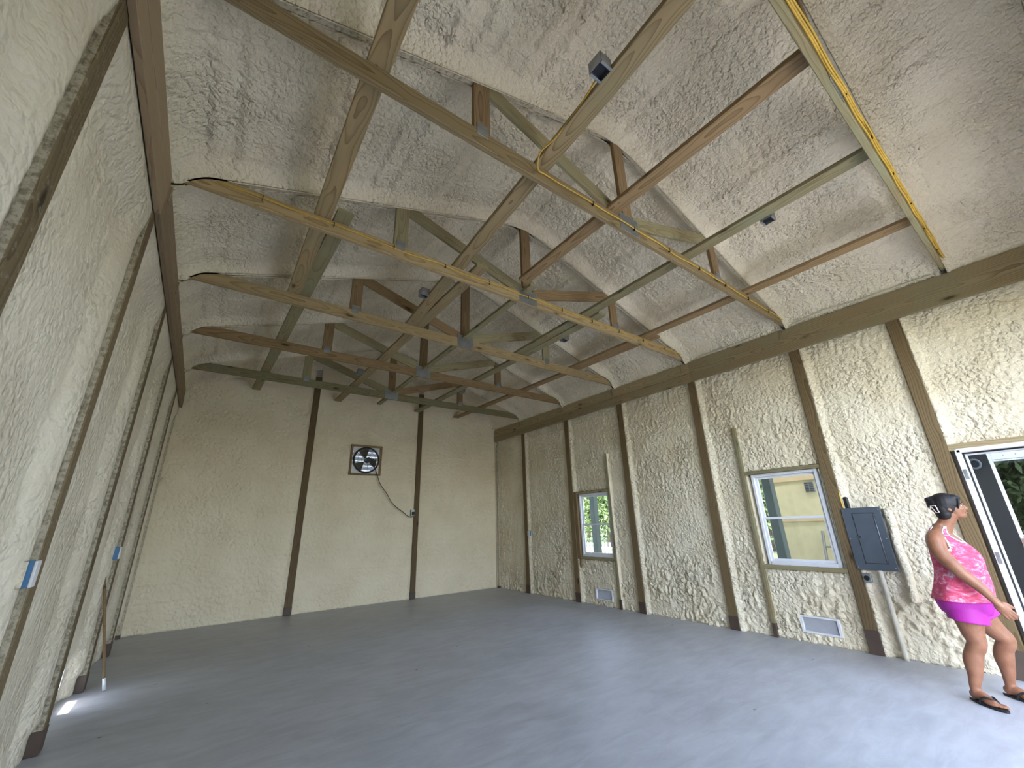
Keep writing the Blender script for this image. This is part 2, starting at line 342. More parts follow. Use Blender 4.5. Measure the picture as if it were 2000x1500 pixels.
# ================================================================== RIGHT WALL
WIN1 = (-2.52, -1.72, .82, 2.0)      # y0,y1,z0,z1
WIN2 = (-5.975, -5.165, .85, 2.02)
VENT1 = (-2.40, -2.00, .095, .285); VENT2 = (-5.80, -5.40, .105, .295)
DR = (-8.22, -7.25, 0, 2.045)
FANH = (3.06, 3.70, 2.575, 3.185)
wr = struct('wall_right', (W, 0, 0), 'cream spray foam wall with two windows and a door')
holesR = [WIN1, WIN2, VENT1, VENT2, DR]
slab('sheathing', 0, W+.145, W+.165, (YN, YF+.1), (-.1, 4.1), holesR, 'metalwall', wr)
RECR = .055
def h_right(y0, y1, seed, roll=.075):
    def h(U, V):
        n = fbm(U*1.7, V*1.7, seed, 3)*.010
        lowm = .9*sstep(1.25, .6, V)
        wx = .25*fbm(U*5, V*5, seed+3, 2); wy = .25*fbm(U*5+9, V*5, seed+4, 2)
        msk = sstep(-.5, .35, fbm(U*1.3+3, V*1.0, seed+7, 2)) * (.65+.5*sstep(1.7, .5, V)); msk = np.maximum(msk, lowm*(.6+.4*np.sign(noise(U*1.1, V*2+4, seed+8))))
        lump = np.abs(noise(U*13+wx*3+V*3, V*8+wy*3-U*3, seed+11))*1.7
        lump2 = np.abs(noise(U*24+wx*5, V*20+wy*5, seed+13))*1.7
        n = n + msk*(.024*lump+.014*lump2) - .012*msk + .003*noise(U*34, V*30, seed+15)
        n = n + seams(V, U, [.35, .95, 1.45, 2.05, 2.55, 3.1, 3.42], .014, -.008, seed)
        n = n + seams(U+.0, V, [y0+.35, y0+.75, y1-.3], .016, -.004, seed+90)
        # far end (next to a post's near side): bright smooth roll
        d1 = y1-U; w1 = roll*(1+.35*noise(V*3, V*0, seed+21)+.2*noise(V*9, V*0, seed+22))
        d0 = U-y0; w0 = .10*(1+.3*noise(V*2, V*0+5, seed+23))
        f1 = np.clip(d1/w1, 0, 1); f0 = np.clip(d0/w0, 0, 1)
        return -RECR + n*sstep(0, 1.6, d1/w1)*sstep(0, 1, d0/w0*.7) + (RECR-.004)*(1-f1**2) + (RECR-.02)*(1-f0)**2
    return h
toR = lambda U, V, H: (W-H, U, V)
edges = [YF+.02]+[p for p in POSTR[::-1]]+[YN+.02]
for i in range(len(edges)-1):
    y1 = edges[i] - (PW/2 if i > 0 else 0); y0 = edges[i+1] + (PW/2 if i < len(edges)-2 else 0)
    hol = [q for q in holesR if q[0] < y1 and q[1] > y0]
    if i == 2: hol = hol+[(-2.57, y1+.1, WIN1[2]-.05, WIN1[3]+.05), (-2.62, -2.575, 0, 2.7)]
    if i == 5: pass
    hol2 = []
    for q in hol:
        if q in (WIN1, WIN2): hol2.append((q[0]-.045, q[1]+.045, q[2]-.05, q[3]+.05))
        elif q == DR: hol2.append((y0-.1, y1+.1, -.1, q[3]+.055))
        else: hol2.append(q)
    step = .016 if y0 < -3 else .022
    u = gridlines(y0, y1, step, [e for q in hol2 for e in q[:2]]); v = gridlines(0.0, HB+.06, step, [e for q in hol2 for e in q[2:]])
    foam('foam_panel', u, v, h_right(y0, y1, 100+i*31), toR, hol2, 'foam_wall', wr, .10)
box('near_eave_filler', (W-.0, YN, HB+.05), (W+.15, YF+.1, 4.12), 'metalwall', wr, 0)
# posts right
ordn = ['beside the white door frame', 'between the larger window and the grey electrical panel', 'left of the larger window, without any box', 'right of the smaller window', 'at the left edge of the smaller window', 'nearest the far corner carrying a white outlet box']
def wall_post(x0, x1, y0, y1, zt, label, mat, group, sleeve=.22, axis='x'):
    t = thing('wall_post', ((x0+x1)/2, (y0+y1)/2, 0), label, 'post', group)
    cx, cy = (x0+x1)/2, (y0+y1)/2
    # local Y of board = direction of x extent
    board('timber', (cx, cy, .002), (cx, cy, zt), x1-x0, y1-y0, (1, 0, 0), mat, t, .006)
    if mat == 'post_left':
        o = [c for c in t.children if c.name.startswith('timber')][-1]; o.data.materials.append(MT['sprayside'])
        for p in o.data.polygons: p.material_index = 1 if abs(p.normal.z) > .9 else 0
    e = .004
    box('base_sleeve', (x0-e, y0-e, .001), (x1+e, y1+e, sleeve), 'sleeve', t, .003)
    return t
for i, y in enumerate(POSTR):
    wall_post(W, W+.14, y-PW/2, y+PW/2, HB+.1, 'brown wooden wall post '+ordn[i], 'post', 'posts of the window wall', .24 if i < 2 else .17)
t = wall_post(W+.01, W+.14, YF-.085, YF-.01, HB+.1, 'foam covered corner post where the window wall meets the fan wall', 'spraywood', 'posts of the window wall', .05)
# window bucks (stud + sill + lintel)
def stud(y, zt, label, sides):
    t = thing('window_stud', (W+.07, y, 0), label, 'stud', 'short studs beside the windows')
    board('timber', (W+.07, y, .002), (W+.07, y, zt), .14, .04, (1, 0, 0), 'green', t, .003)
    box('base_sleeve', (W-.003, y-.023, .001), (W+.14, y+.023, .16), 'sleeve', t, .002)
    # foam bead coating the side of the stud
    v = []; f = []; n = 60
    zz = [0.0+zt*k/n for k in range(n+1)]
    for s in sides:
        base = len(v)
        for k, z in enumerate(zz):
            wob = .012*math.sin(z*7+s)+.008*math.sin(z*19)
            for q in range(5):
                a = q/4*math.pi/2
                wd = .05+wob
                v.append((W+.004+(.055)*(math.sin(a)), y+s*(.02+wd*(1-math.cos(a))), z))
        for k in range(n):
            for q in range(4): f.append((base+k*5+q, base+k*5+q+1, base+(k+1)*5+q+1, base+(k+1)*5+q))
    o = link('foam_bead', mesh('foam_bead', v, f, True), 'foam_wall', t); return t
stud(-5.085, 2.72, 'tall thin stud at the left edge of the larger window', (1,))
stud(-2.60, 2.71, 'tall thin stud at the right edge of the smaller window', (-1,))
def lumber(name, p0, p1, w, t, wd, mat, label, cat, group=None):
    th = thing(name, (Vector(p0)+Vector(p1))/2, label, cat, group); board('timber', p0, p1, w, t, wd, mat, th); return th
for (q, ya, yb, nm) in ((WIN1, -2.578, -1.702, 'smaller'), (WIN2, -6.036, -5.107, 'larger')):
    for z, lb in ((q[2]-.022, 'sill board under the '), (q[3]+.022, 'lintel board above the ')):
        lumber('window_board', (W+.075, ya, z), (W+.075, yb, z), .13, .05 if z < 1 else .042, (1, 0, 0), 'green', 'rough wooden '+lb+nm+' window', 'board', 'boards framing the windows')
lumber('window_jamb', (W+.08, -1.665, .62), (W+.08, -1.665, 2.04), .13, .07, (1, 0, 0), 'brown', 'brown wooden jamb between the far post and the smaller window', 'board')
lumber('door_lintel', (W+.06, -8.3, 2.075), (W+.06, -7.2, 2.075), .12, .07, (1, 0, 0), 'beam', 'dark wooden lintel above the white door frame', 'board')
# windows
def window(idx, q, label):
    y0, y1, z0, z1 = q; x = W+.06
    t = struct('window_%d' % idx, (x, (y0+y1)/2, z0), label)
    fw = .035
    def bar(nm, lo, hi, par=t, m='white'): return box(nm, lo, hi, m, par, .003)
    bar('frame_side', (x, y0, z0), (x+.08, y0+fw, z1)); bar('frame_side', (x, y1-fw, z0), (x+.08, y1, z1))
    bar('frame_head', (x, y0+fw, z1-fw), (x+.08, y1-fw, z1)); bar('frame_sill', (x-.01, y0+fw, z0), (x+.08, y1-fw, z0+fw+.012))
    zm = z0+(z1-z0)*.495
    for nm, za, zb, xo in (('lower_sash', z0+fw+.012, zm+.02, .022), ('upper_sash', zm-.01, z1-fw, .048)):
        s = bpy.data.objects.new(nm, None); COL.objects.link(s); s.parent = t; c = Vector((x+xo, (y0+y1)/2, za)); WM[s] = Matrix.Translation(c); s.matrix_basis = WM[t].inverted()@WM[s]
        a, b = y0+fw, y1-fw; r = .030
        bar('stile', (x+xo, a, za), (x+xo+.022, a+r, zb), s); bar('stile', (x+xo, b-r, za), (x+xo+.022, b, zb), s)
        bar('rail', (x+xo, a+r, za), (x+xo+.022, b-r, za+r), s); bar('rail', (x+xo, a+r, zb-r), (x+xo+.022, b-r, zb), s)
        box('pane', (x+xo+.009, a+r-.004, za+r-.004), (x+xo+.013, b-r+.004, zb-r+.004), 'glass', s, 0)
    for yy in (y0+.25, y1-.25):   # clips on sill and head
        bar('clip', (x-.012, yy-.012, z0-.006), (x+.002, yy+.012, z0+.006), t, 'black')
    return t
window(1, WIN1, 'small white single hung window showing trees and lawn'); window(2, WIN2, 'large white single hung window showing a yellow wall')
portal((W+.25, sum(WIN1[:2])/2, sum(WIN1[2:])/2), (0, math.radians(90), 0), WIN1[3]-WIN1[2], WIN1[1]-WIN1[0])
portal((W+.25, sum(WIN2[:2])/2, sum(WIN2[2:])/2), (0, math.radians(90), 0), WIN2[3]-WIN2[2], WIN2[1]-WIN2[0])
portal((W+.25, sum(DR[:2])/2, 1.02), (0, math.radians(90), 0), 2.04, DR[1]-DR[0])
# flood vents
def vent(q, side, label):
    y0, y1, z0, z1 = q; x = W+.035 if side > 0 else -.145
    t = thing('floor_vent', (x, (y0+y1)/2, z0), label, 'vent', 'low white flood vents'); d = .06*side if side > 0 else -.02
    def bx(nm, a, b, c, e, xa, xb): return box(nm, (min(xa, xb), a, c), (max(xa, xb), b, e), 'white', t, .002)
    fw = .02
    bx('frame', y0-.006, y0+fw, z0, z1, x, x+d); bx('frame', y1-fw, y1+.006, z0, z1, x, x+d); bx('frame', y0+fw, y1-fw, z0, z0+fw, x, x+d); bx('frame', y0+fw, y1-fw, z1-fw, z1, x, x+d)
    if side > 0:
        bm = bmesh.new(); n = 26
        for k in range(n): a = y0+fw+(y1-y0-2*fw)*(k+.5)/n; boxbm(bm, (x+.03, a-.0045, z0+fw), (x+.034, a+.0045, z1-fw))
        for k in range(11): a = z0+fw+(z1-z0-2*fw)*(k+.5)/11; boxbm(bm, (x+.03, y0+fw, a-.004), (x+.0345, y1-fw, a+.004))
        box('daylight_plate', (x+.036, y0+fw, z0+fw), (x+.039, y1-fw, z1-fw), MT['translu'], t, 0)  # plate added so the vent looks backlit by daylight
        link('perforated_screen', bmmesh('perforated_screen', bm), 'white', t)
    return t
vent(VENT1, 1, 'white flood vent near the floor under the smaller window'); vent(VENT2, 1, 'white perforated flood vent near the floor under the larger window')
# header beams
def header(side):
    right = side > 0
    x = W-.019 if right else .019
    nm = 'window wall' if right else 'left wall'
    t = thing('header_beam', (x, -4, HB), 'long wooden header beam nailed along the top of the '+nm, 'beam', 'header beams')
    m = 'beam' if right else 'beam_left'
    board('beam_board', (x, -4.60, (HB+HT)/2), (x, YN+.03, (HB+HT)/2), HT-HB, .038, (0, 0, 1), m, t)
    zs = HB+.15
    board('beam_board', (x, YF-.03, (HB+zs)/2), (x, -4.605, (HB+zs)/2), zs-HB-.003, .038, (0, 0, 1), m, t)
    board('beam_board', (x+(.006 if right else -.006), YF-.03, (HT+zs)/2), (x+(.006 if right else -.006), -4.605, (HT+zs)/2), HT-zs-.003, .038, (0, 0, 1), m, t)
    for yy in (TY[1:] if right else TY[2:]):
        board('tie_block', (x-.012*side, yy+.09, HB+.20), (x-.012*side, yy+.09, HT), .05, .02, (0, 1, 0), m, t, .002)
    return t
header(1); header(-1)
# ================================================================== LEFT WALL
wl = struct('wall_left', (0, 0, 0), 'cream spray foam wall without windows')
VENTL = (-2.16, -1.76, .095, .285)
slab('sheathing', 0, -.165, -.148, (YN, YF+.1), (-.1, 4.1), [VENTL], 'metalwall', wl)
RECL = .10
def h_left(y0, y1, seed):
    def h(U, V):
        n = fbm(U*2, V*1.5, seed, 3)*.008
        msk = sstep(-.2, .5, fbm(U*1.5+3, V*1.1, seed+7, 2))
        lump = np.abs(noise(U*16+V*4, V*7-U*2, seed+11))*1.7
        n = n + msk*.010*lump + .004*noise(U*30, V*16, seed+5)
        w1 = .20*(1+.3*noise(V*1.6, V*0, seed+21)+.16*noise(V*6, V*0, seed+22))
        d1 = y1-U; f1 = np.clip(d1/w1, 0, 1); d0 = U-y0; f0 = np.clip(d0/.12, 0, 1)
        lip = .012*np.exp(-((d1-w1*1.0)/.03)**2)*sstep(-.3, .4, noise(V*2.2, V*0+9, seed+25))
        top = sstep(.30, .03, HB-V)
        # splits in the foam beside the roll
        cr = np.exp(-((d1-w1*1.12-.012*noise(V*9, V*0, seed+31))/.010)**2)*sstep(.25, .55, noise(V*1.9, V*0+3, seed+33))*-.03
        bot = sstep(.22, .12, V)*.6
        roll = RECL*.66*np.power(np.clip(1-f1**2.2, 0, 1), .75)
        H = -RECL + n*sstep(0, 1, f1)*sstep(0, 1, f0) + roll*(1-bot*.85) + lip + (RECL-.03)*(1-f0)**2 + cr
        H = H*(1-top) - .008*top
        if y0 < VENTL[0] < y1:
            m_ = sstep(-.16, -.02, -np.maximum(np.maximum(VENTL[0]-U, U-VENTL[1]), V-VENTL[3]))
            H = H*(1-m_) + (-.1475)*m_
        return H
    return h
toL = lambda U, V, H: (H, U, V)
edges = [YF+.02]+POSTL[::-1]+[YN+.02]
for i in range(len(edges)-1):
    y1 = edges[i] - (PW/2 if i > 0 else 0); y0 = edges[i+1] + (PW/2 if i < len(edges)-2 else 0)
    hol = [VENTL] if i == 2 else []
    u = gridlines(y0, y1, .02, [e for q in hol for e in q[:2]]); v = gridlines(0.0, HB+.1, .022, [e for q in hol for e in q[2:]])
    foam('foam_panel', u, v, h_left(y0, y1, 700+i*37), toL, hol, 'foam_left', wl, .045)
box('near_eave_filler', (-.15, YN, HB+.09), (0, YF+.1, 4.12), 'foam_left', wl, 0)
lord = ['behind the camera end of the left wall', 'nearest the camera on the left wall', 'second from the camera, with a foam dusted switch box', 'third from the camera on the left wall', 'fourth from the camera, with a blue switch box', 'last before the far corner on the left wall']
for i, y in enumerate(POSTL):
    wall_post(-.14, 0, y-PW/2, y+PW/2, HB+.13, 'dusty wooden wall post, '+lord[i], 'post_left', 'posts of the left wall', .15)
wall_post(-.14, -.02, YF-.08, YF-.01, HB+.05, 'foam covered corner post where the left wall meets the fan wall', 'spraywood', 'posts of the left wall', .05)
vent(VENTL, -1, 'low vent in the left wall letting a patch of sun onto the floor')
# ================================================================== FAR WALL and NEAR GABLE
def ztop(x, add=.125): return PK+add-SL*np.abs(x-XR)
wf = struct('wall_far', (XR, YF, 0), 'cream spray foam gable wall with an exhaust fan')
def gable_slab(name, y0, y1, holes, parent):
    bm = bmesh.new(); us = sorted({-.16, XR, W+.16, *[h for q in holes for h in q[:2]]})
    for a, b in zip(us[:-1], us[1:]):
        hs_ = [q for q in holes if q[0] < (a+b)/2 < q[1]]
        spans = [(-.1, None)] if not hs_ else [(-.1, hs_[0][2]), (hs_[0][3], None)]
        for z0, z1 in spans:
            if z1 is not None and z1-z0 < .101: continue
            ta, tb = (float(ztop(a, .25)), float(ztop(b, .25))) if z1 is None else (z1, z1)
            vs_ = [bm.verts.new(p) for p in ((a, y0, z0), (b, y0, z0), (b, y0, tb), (a, y0, ta), (a, y1, z0), (b, y1, z0), (b, y1, tb), (a, y1, ta))]
            for f_ in ((0, 1, 2, 3), (7, 6, 5, 4), (0, 4, 5, 1), (1, 5, 6, 2), (2, 6, 7, 3), (3, 7, 4, 0)): bm.faces.new([vs_[k] for k in f_])
    return link(name, bmmesh(name, bm), 'metalwall', parent)
gable_slab('sheathing', YF+.06, YF+.09, [FANH], wf)
FPX = [2.215, 4.615]
def h_far(x0, x1, seed):
    def h(U, V):
        n = fbm(U*1.2, V*1.2, seed, 3)*.012 + .006*noise(U*6, V*12, seed+2) + .004*noise(U*18, V*26, seed+3)
        n = n + .004*sstep(.9, .1, V)*(np.abs(noise(U*14, V*17, seed+8))*2-.4)
        n = n + seams(V, U, [.42, .68, 1.02, 1.45, 1.78, 2.2, 2.62, 3.05, 3.5, 3.9], .014, -.011, seed)
        d = np.minimum(U-x0, x1-U); f_ = np.clip(d/.06, 0, 1)
        return -.035 + n*f_ + .03*(1-f_)**2
    return h
xe = [-.10]+FPX+[W+.06]
for i in range(3):
    x0 = xe[i]+(PW/2 if i > 0 else 0); x1 = xe[i+1]-(PW/2 if i < 2 else 0)
    u = gridlines(x0, x1, .024, FANH[:2] if i == 1 else ())
    hf = h_far(x0, x1, 900+i*41)
    sub = [(0.0, 2.575, None), (2.575, 3.185, [FANH] if i == 1 else []), (3.185, None, None)]
    # full height in one grid: z = piecewise so the fan opening has clean edges, top follows the roof
    vv = np.concatenate([gridlines(0, 2.575, .024)[:-1], gridlines(2.575, 3.185, .024)[:-1], 3.185+gridlines(0, 1, 1/42.)])
    def toF(U, V, H):
        Z = np.where(V <= 3.185, V, 3.185+(V-3.185)*(ztop(U, .2)-3.185))
        return (U, YF-H-.0, Z)
    def hF(U, V, hf=hf):
        Z = np.where(V <= 3.185, V, 3.185+(V-3.185)*(ztop(U, .2)-3.185)); return hf(U, Z)
    foam('foam_panel', u, vv, hF, toF, [FANH] if i == 1 else [], 'foam_far', wf, .06)
for x, l in zip(FPX, ('dark wooden gable post left of the exhaust fan', 'dark wooden gable post right of the fan holding its outlet')):
    t = thing('gable_post', (x, YF+.04, 0), l, 'post', 'posts of the fan wall')
    board('timber', (x, YF+.04, .002), (x, YF+.04, float(ztop(x, -.12))), PW, .10, (1, 0, 0), 'post', t, .005)
    box('base_sleeve', (x-PW/2-.004, YF-.014, .001), (x+PW/2+.004, YF+.05, .14), 'sleeve', t)
wn_ = struct('wall_near', (XR, YN, 0), 'gable wall behind the camera with a wide open doorway')
gable_slab('sheathing', YN-.16, YN-.13, [(DOOR0, DOOR1, -.1, DOORH)], wn_)
gable_slab('foam_panel', YN-.12, YN, [(DOOR0, DOOR1, -.1, DOORH)], wn_).data.materials[0] = MT['foam_wall']
# ================================================================== ROOF
rf = struct('ceiling', (XR, -4, 5), 'cream spray foam roof underside between the trusses')
RD = .125
def h_roof(y0, y1, seed, first, last):
    def h(U, V):      # U: x, V: y ; H down
        n = fbm(U*1.3, V*1.3, seed, 3)*.016 + .009*noise(U*9, V*13, seed+2)+.008*noise(U*19, V*17, seed+3)
        msk = sstep(-.4, .4, fbm(U*.9+3, V*1.3, seed+7, 2))
        n = n + msk*.016*(np.abs(noise(U*14+V*5, V*10-U*3, seed+9))*1.8-.4)
        pl = [XR+k*.61 for k in range(-5, 6)]
        n = n + seams(U, V, pl, .03, -.022, seed) + seams(U+.16, V, pl, .02, -.018, seed+50) + seams(U-.2, V, pl, .016, -.012, seed+60)
        n = n + seams(V, U, [y0+.3, y0+.55, y0+.8, y1-.4], .016, -.012, seed+70)
        d1 = y1-V; d0 = V-y0
        w = .115*(1+.25*noise(U*2.4, U*0, seed+20)); f1 = np.clip(d1/w, 0, 1); f0 = np.clip(d0/w, 0, 1)
        h_ = n*sstep(0, 1.2, d1/w)*sstep(0, 1.2, d0/w)
        if not last: h_ = h_ + (RD-.01)*(1-f1)**1.6
        else: h_ = h_ + .05*(1-f1)**2
        if not first: h_ = h_ + (RD-.01)*(1-f0)**1.6
        # eave: foam curls down to the header board
        de = np.minimum(U+.02, W+.02-U); fe = np.clip(de/(.26+.05*noise(V*2, V*0, seed+33)), 0, 1)
        h_ = np.maximum(h_, 0) if False else h_
        h_ = h_ + .215*(1-fe)**1.8
        h_ = np.minimum(h_, .2)
        # ridge build-up
        h_ = h_ + .05*np.exp(-((U-XR)/.16)**2)
        return h_
    return h
def toRoof(U, V, H): return (U, V, ztop(U, RD)-H)
ye = [YN]+TY+[YF+.03]
ux = gridlines(-.04, W+.04, .027, [XR])
for i in range(len(ye)-1):
    y0 = ye[i]+(.045 if i > 0 else 0); y1 = ye[i+1]
    foam('foam_panel', ux, gridlines(y0, y1, .024), h_roof(y0, y1, 1300+i*53, i == 0, i == len(ye)-2), toRoof, [], 'foam_roof', rf, -.02)
# roof deck
bm = bmesh.new()
for s in (-1, 1):
    xe0, xe1 = (XR, W+.45) if s > 0 else (XR, -.45)
    za, zb = PK+RD+.09, PK+RD+.09-SL*abs(xe1-XR)
    q = [(xe0, YN-.4, za), (xe1, YN-.4, zb), (xe1, YF+.5, zb), (xe0, YF+.5, za)]
    vs_ = [bm.verts.new(p) for p in q]+[bm.verts.new((p[0], p[1], p[2]+.05)) for p in q]
    for f_ in ((0, 1, 2, 3), (7, 6, 5, 4), (0, 4, 5, 1), (1, 5, 6, 2), (2, 6, 7, 3), (3, 7, 4, 0)): bm.faces.new([vs_[k] for k in f_])
link('roof_deck', bmmesh('roof_deck', bm), 'metalwall', rf)
# trusses
tlab = ['nearest the camera, crossing the top right corner', 'second from the camera with a cable on its right half', 'third from the camera with a yellow cable along its whole length', 'fourth from the camera', 'fifth from the camera', 'last before the fan wall']
tmat = ['green', 'tan', 'tan', 'tan', 'brown', 'green']
def truss(i, y):
    t = thing('roof_truss', (XR, y, CB), 'wooden roof truss, '+tlab[i], 'truss', 'roof trusses')
    T = .042; yc = y+T/2; cm = tmat[i]
    board('bottom_chord', (-.02, yc, (CB+CT)/2), (W+.02, yc, (CB+CT)/2), CT-CB, T, (0, 0, 1), cm, t)
    for s in (-1, 1):
        xe_ = XR+s*(XR+.02)
        off = Vector((0, 0, .07/math.cos(math.atan(SL))))
        board('top_chord', Vector((XR, yc, PK))+off, Vector((xe_, yc, zrib(xe_)))+off, .14, T, (0, 0, 1), 'spraywood', t)
        xq = XR+s*1.62
        board('vertical_web', (xq, yc+.001, CT), (xq, yc+.001, zrib(xq)+.06), .14, T-.004, (1, 0, 0), ['brown', 'green', 'brown'][(i+s) % 3], t)
        d0 = Vector((XR+s*.10, yc+.002, CT+.03)); d1 = Vector((xq-s*.05, yc+.002, zrib(xq)+.02))
        board('diagonal_web', d0, d1, .14, T-.008, (0, 0, 1), ['green', 'green', 'brown'][(i*2+s) % 3], t)
        box('gusset_plate', (xq-.045, y-.0035, CT-.05), (xq+.045, y-.0005, CT+.06), 'steel', t, .0008)
    board('king_post', (XR, yc, CT), (XR, yc, PK+.05), .14, T-.002, (1, 0, 0), 'brown', t)
    g = box('gusset_plate', (XR-.135, y-.004, CB-.002), (XR+.135, y-.0005, CB+.195), 'steel', t, .0008)
    # pressed teeth of the splice plate
    bm = bmesh.new()
    for a in range(14):
        for b in range(9):
            cx = XR-.122+a*.0188; cz = CB+.012+b*.021
            boxbm(bm, (cx-.0025, y-.0052, cz-.006), (cx+.0025, y-.0041, cz+.006))
    link('plate_teeth', bmmesh('plate_teeth', bm), 'steel', g)['kind'] = 'stuff'
    return t
for i, y in enumerate(TY): truss(i, y)
# runners on top of the bottom chords
RZ = CT+.02
def runner(nm, xa, ya, xb, yb, w, mat, label):
    t = thing('ceiling_runner', ((xa+xb)/2, (ya+yb)/2, CT), label, 'board', 'runner boards laid over the truss chords')
    board('timber', (xa, ya, RZ), (xb, yb, RZ), w, .038, (1, 0, 0), mat, t); return t
RUN = [(1.02, -7.692, 1.08, -2.9, 1.22, -4.72, 1.10, 1.19), (2.24, -7.692, 2.55, -2.9, 2.66, -4.72, 2.64, 1.19), (3.16, -7.692, 3.20, -4.75, 3.36, -4.74, 3.48, 1.0),
       (4.36, -7.692, 4.42, -2.9, 4.58, -4.72, 4.47, 1.15), (5.70, -7.692, 5.66, -2.9, 5.82, -4.72, 5.57, 1.19)]
ro = ['leftmost', 'second from the left', 'middle', 'second from the right', 'rightmost']
rm = [('runner', 'green'), ('runner', 'runner'), ('brown', 'green'), ('green', 'green'), ('brown', 'brown')]
for k, (a, b, c, d, e, f_, g, h_) in enumerate(RUN):
    runner('r', a, b, c, d, .14, rm[k][0], 'near board of the '+ro[k]+' ceiling runner across the truss chords')
    runner('r', e, f_, g, h_, .09 if k == 2 else .14, rm[k][1], 'far board of the '+ro[k]+' ceiling runner reaching towards the fan wall')
# junction boxes
def rx(k, y, far=None):
    a, b, c, d, e, f_, g, h_ = RUN[k]
    if far if far is not None else y > -3.5: return e+(g-e)*(y-f_)/(h_-f_)
    return a+(c-a)*(y-b)/(d-b)
def jbox(x, y, s, label, dark=False):
    t = thing('junction_box', (x, y, CT), label, 'electrical box', 'junction boxes on the runners')
    m = 'steel'; w = .05; z0, z1 = CT-.012, CT+.075
    xa, xb = (x-.1, x) if s < 0 else (x, x+.1)
    for lo, hi in (((xa, y-w, z0), (xa+.003, y+w, z1)), ((xb-.003, y-w, z0), (xb, y+w, z1)), ((xa, y-w, z0), (xb, y-w+.003, z1)), ((xa, y+w-.003, z0), (xb, y+w, z1))):
        box('side', lo, hi, m, t, .0005)
    box('back', (xa, y-w, z1-.004), (xb, y+w, z1), 'boxinside', t, .0005)
    box('rim', (xa+.003, y-w-.004, z0-.006), (xb-.003, y-w+.012, z0), m, t, .0005); box('rim', (xa+.003, y+w-.012, z0-.006), (xb-.003, y+w+.004, z0), m, t, .0005)
    box('shade_sheet', (xa+.004, y-w+.004, z0+.03), (xb-.004, y+w-.004, z0+.034), 'boxinside', t, .0005)  # dark sheet standing in for the shade inside the open box
for k, y, s, lb in ((1, -6.87, -1, 'open grey junction box beside the second runner, nearest the camera'), (1, -3.85, -1, 'small metal junction box beside the second runner, behind the third truss'), (1, -.78, -1, 'tiny metal junction box beside the second runner near the fan wall'),
                    (3, -6.87, 1, 'dark junction box beside the fourth runner in the bright near bay'), (3, -3.86, 1, 'small dark junction box beside the fourth runner in the middle bay'), (3, -.8, 1, 'tiny junction box beside the fourth runner near the fan wall')):
    far = (y > -2) or (k == 3 and y > -4); x = rx(k, y, far)+s*.071
    jbox(x, y, s, lb)
# cables
def cable(name, pts, r, mat, label, cat='cable', group='yellow cables along the trusses'):
    return tag(tube(name, smoothpath(pts, 4), r, mat), label, cat, group)
def chordcable(y, x0, x1, seed, zc=.05, amp=.012):
    rnd = random.Random(seed); n = int(abs(x1-x0)/.28)+1; pts = []
    for k in range(n+1):
        x = x0+(x1-x0)*k/n; pts.append((x, y-.009-.004*(k % 2), CB+zc+rnd.uniform(-amp, amp)))
    return pts
def tcable(y, pts, x0, zc, r, label):
    t = thing('yellow_cable', pts[len(pts)//2], label, 'cable', 'yellow cables along the trusses'); tube('strand', smoothpath(pts, 4), r, 'yellow', t)
    x = x0
    while x < W-.2 and x0 > 0:
        box('staple', (x-.002, y-.022, CB+zc-.022), (x+.002, y-.001, CB+zc+.022), 'black', t, .0005); x += .56
tcable(TY[2], chordcable(TY[2], .30, W-.05, 3, .09), .6, .09, .0065, 'yellow cable stapled along the third truss from wall to wall')
x2 = rx(1, TY[1])
pts = [(x2-.14, -6.80, CT+.02), (x2-.10, -6.6, CT+.02), (x2-.09, -6.35, CT+.0), (x2-.12, -6.22, CT-.03), (x2-.08, -6.14, CT-.10), (x2+.02, TY[1]-.011, CB+.075)] + chordcable(TY[1], x2+.2, W-.05, 5, .07)
tcable(TY[1], pts, 2.9, .07, .0065, 'yellow cable from the grey junction box along the right half of the second truss')
for j in range(3):
    tcable(TY[0]-.004*j, chordcable(TY[0]-.009*j, 2.2, W-.12, 11+j, .065+.02*j, .026), 3.0 if j == 1 else -1, .085, .006, 'yellow cable in the bundle along the nearest truss, '+['lower', 'middle', 'upper'][j]+' strand')
cable('eave_cable', [(W-.045, -7.6, 3.955), (W-.05, -7.2, 3.96), (W-.05, -6.9, 3.955), (W-.06, -6.6, 3.985), (W-.055, -6.3, 3.955), (W-.04, -6.15, 3.95)], .008, 'pvc', 'foam dusted cable lying on the header beam between the first two trusses', group='eave cables')
cable('eave_cable', [(W-.045, -5.9, 4.03), (W-.05, -5.6, 3.965), (W-.05, -5.2, 3.95), (W-.045, -4.75, 3.95)], .008, 'pvc', 'foam dusted cable lying on the header beam left of the second truss', group='eave cables')
# ================================================================== EXHAUST FAN
fx, fz = (FANH[0]+FANH[1])/2, (FANH[2]+FANH[3])/2
t = thing('exhaust_fan', (fx, YF, FANH[2]), 'square exhaust fan with black ring guard high on the foam wall', 'fan')
y0, y1 = YF-.02, YF+.08
for lo, hi in (((FANH[0]-.02, y0, FANH[2]-.02), (FANH[0]+.018, y1, FANH[3]+.02)), ((FANH[1]-.018, y0, FANH[2]-.02), (FANH[1]+.02, y1, FANH[3]+.02)), ((FANH[0]+.018, y0, FANH[2]-.02), (FANH[1]-.018, y1, FANH[2]+.016)), ((FANH[0]+.018, y0, FANH[3]-.016), (FANH[1]-.018, y1, FANH[3]+.02))):
    box('frame_board', lo, hi, 'brown', t, .003)
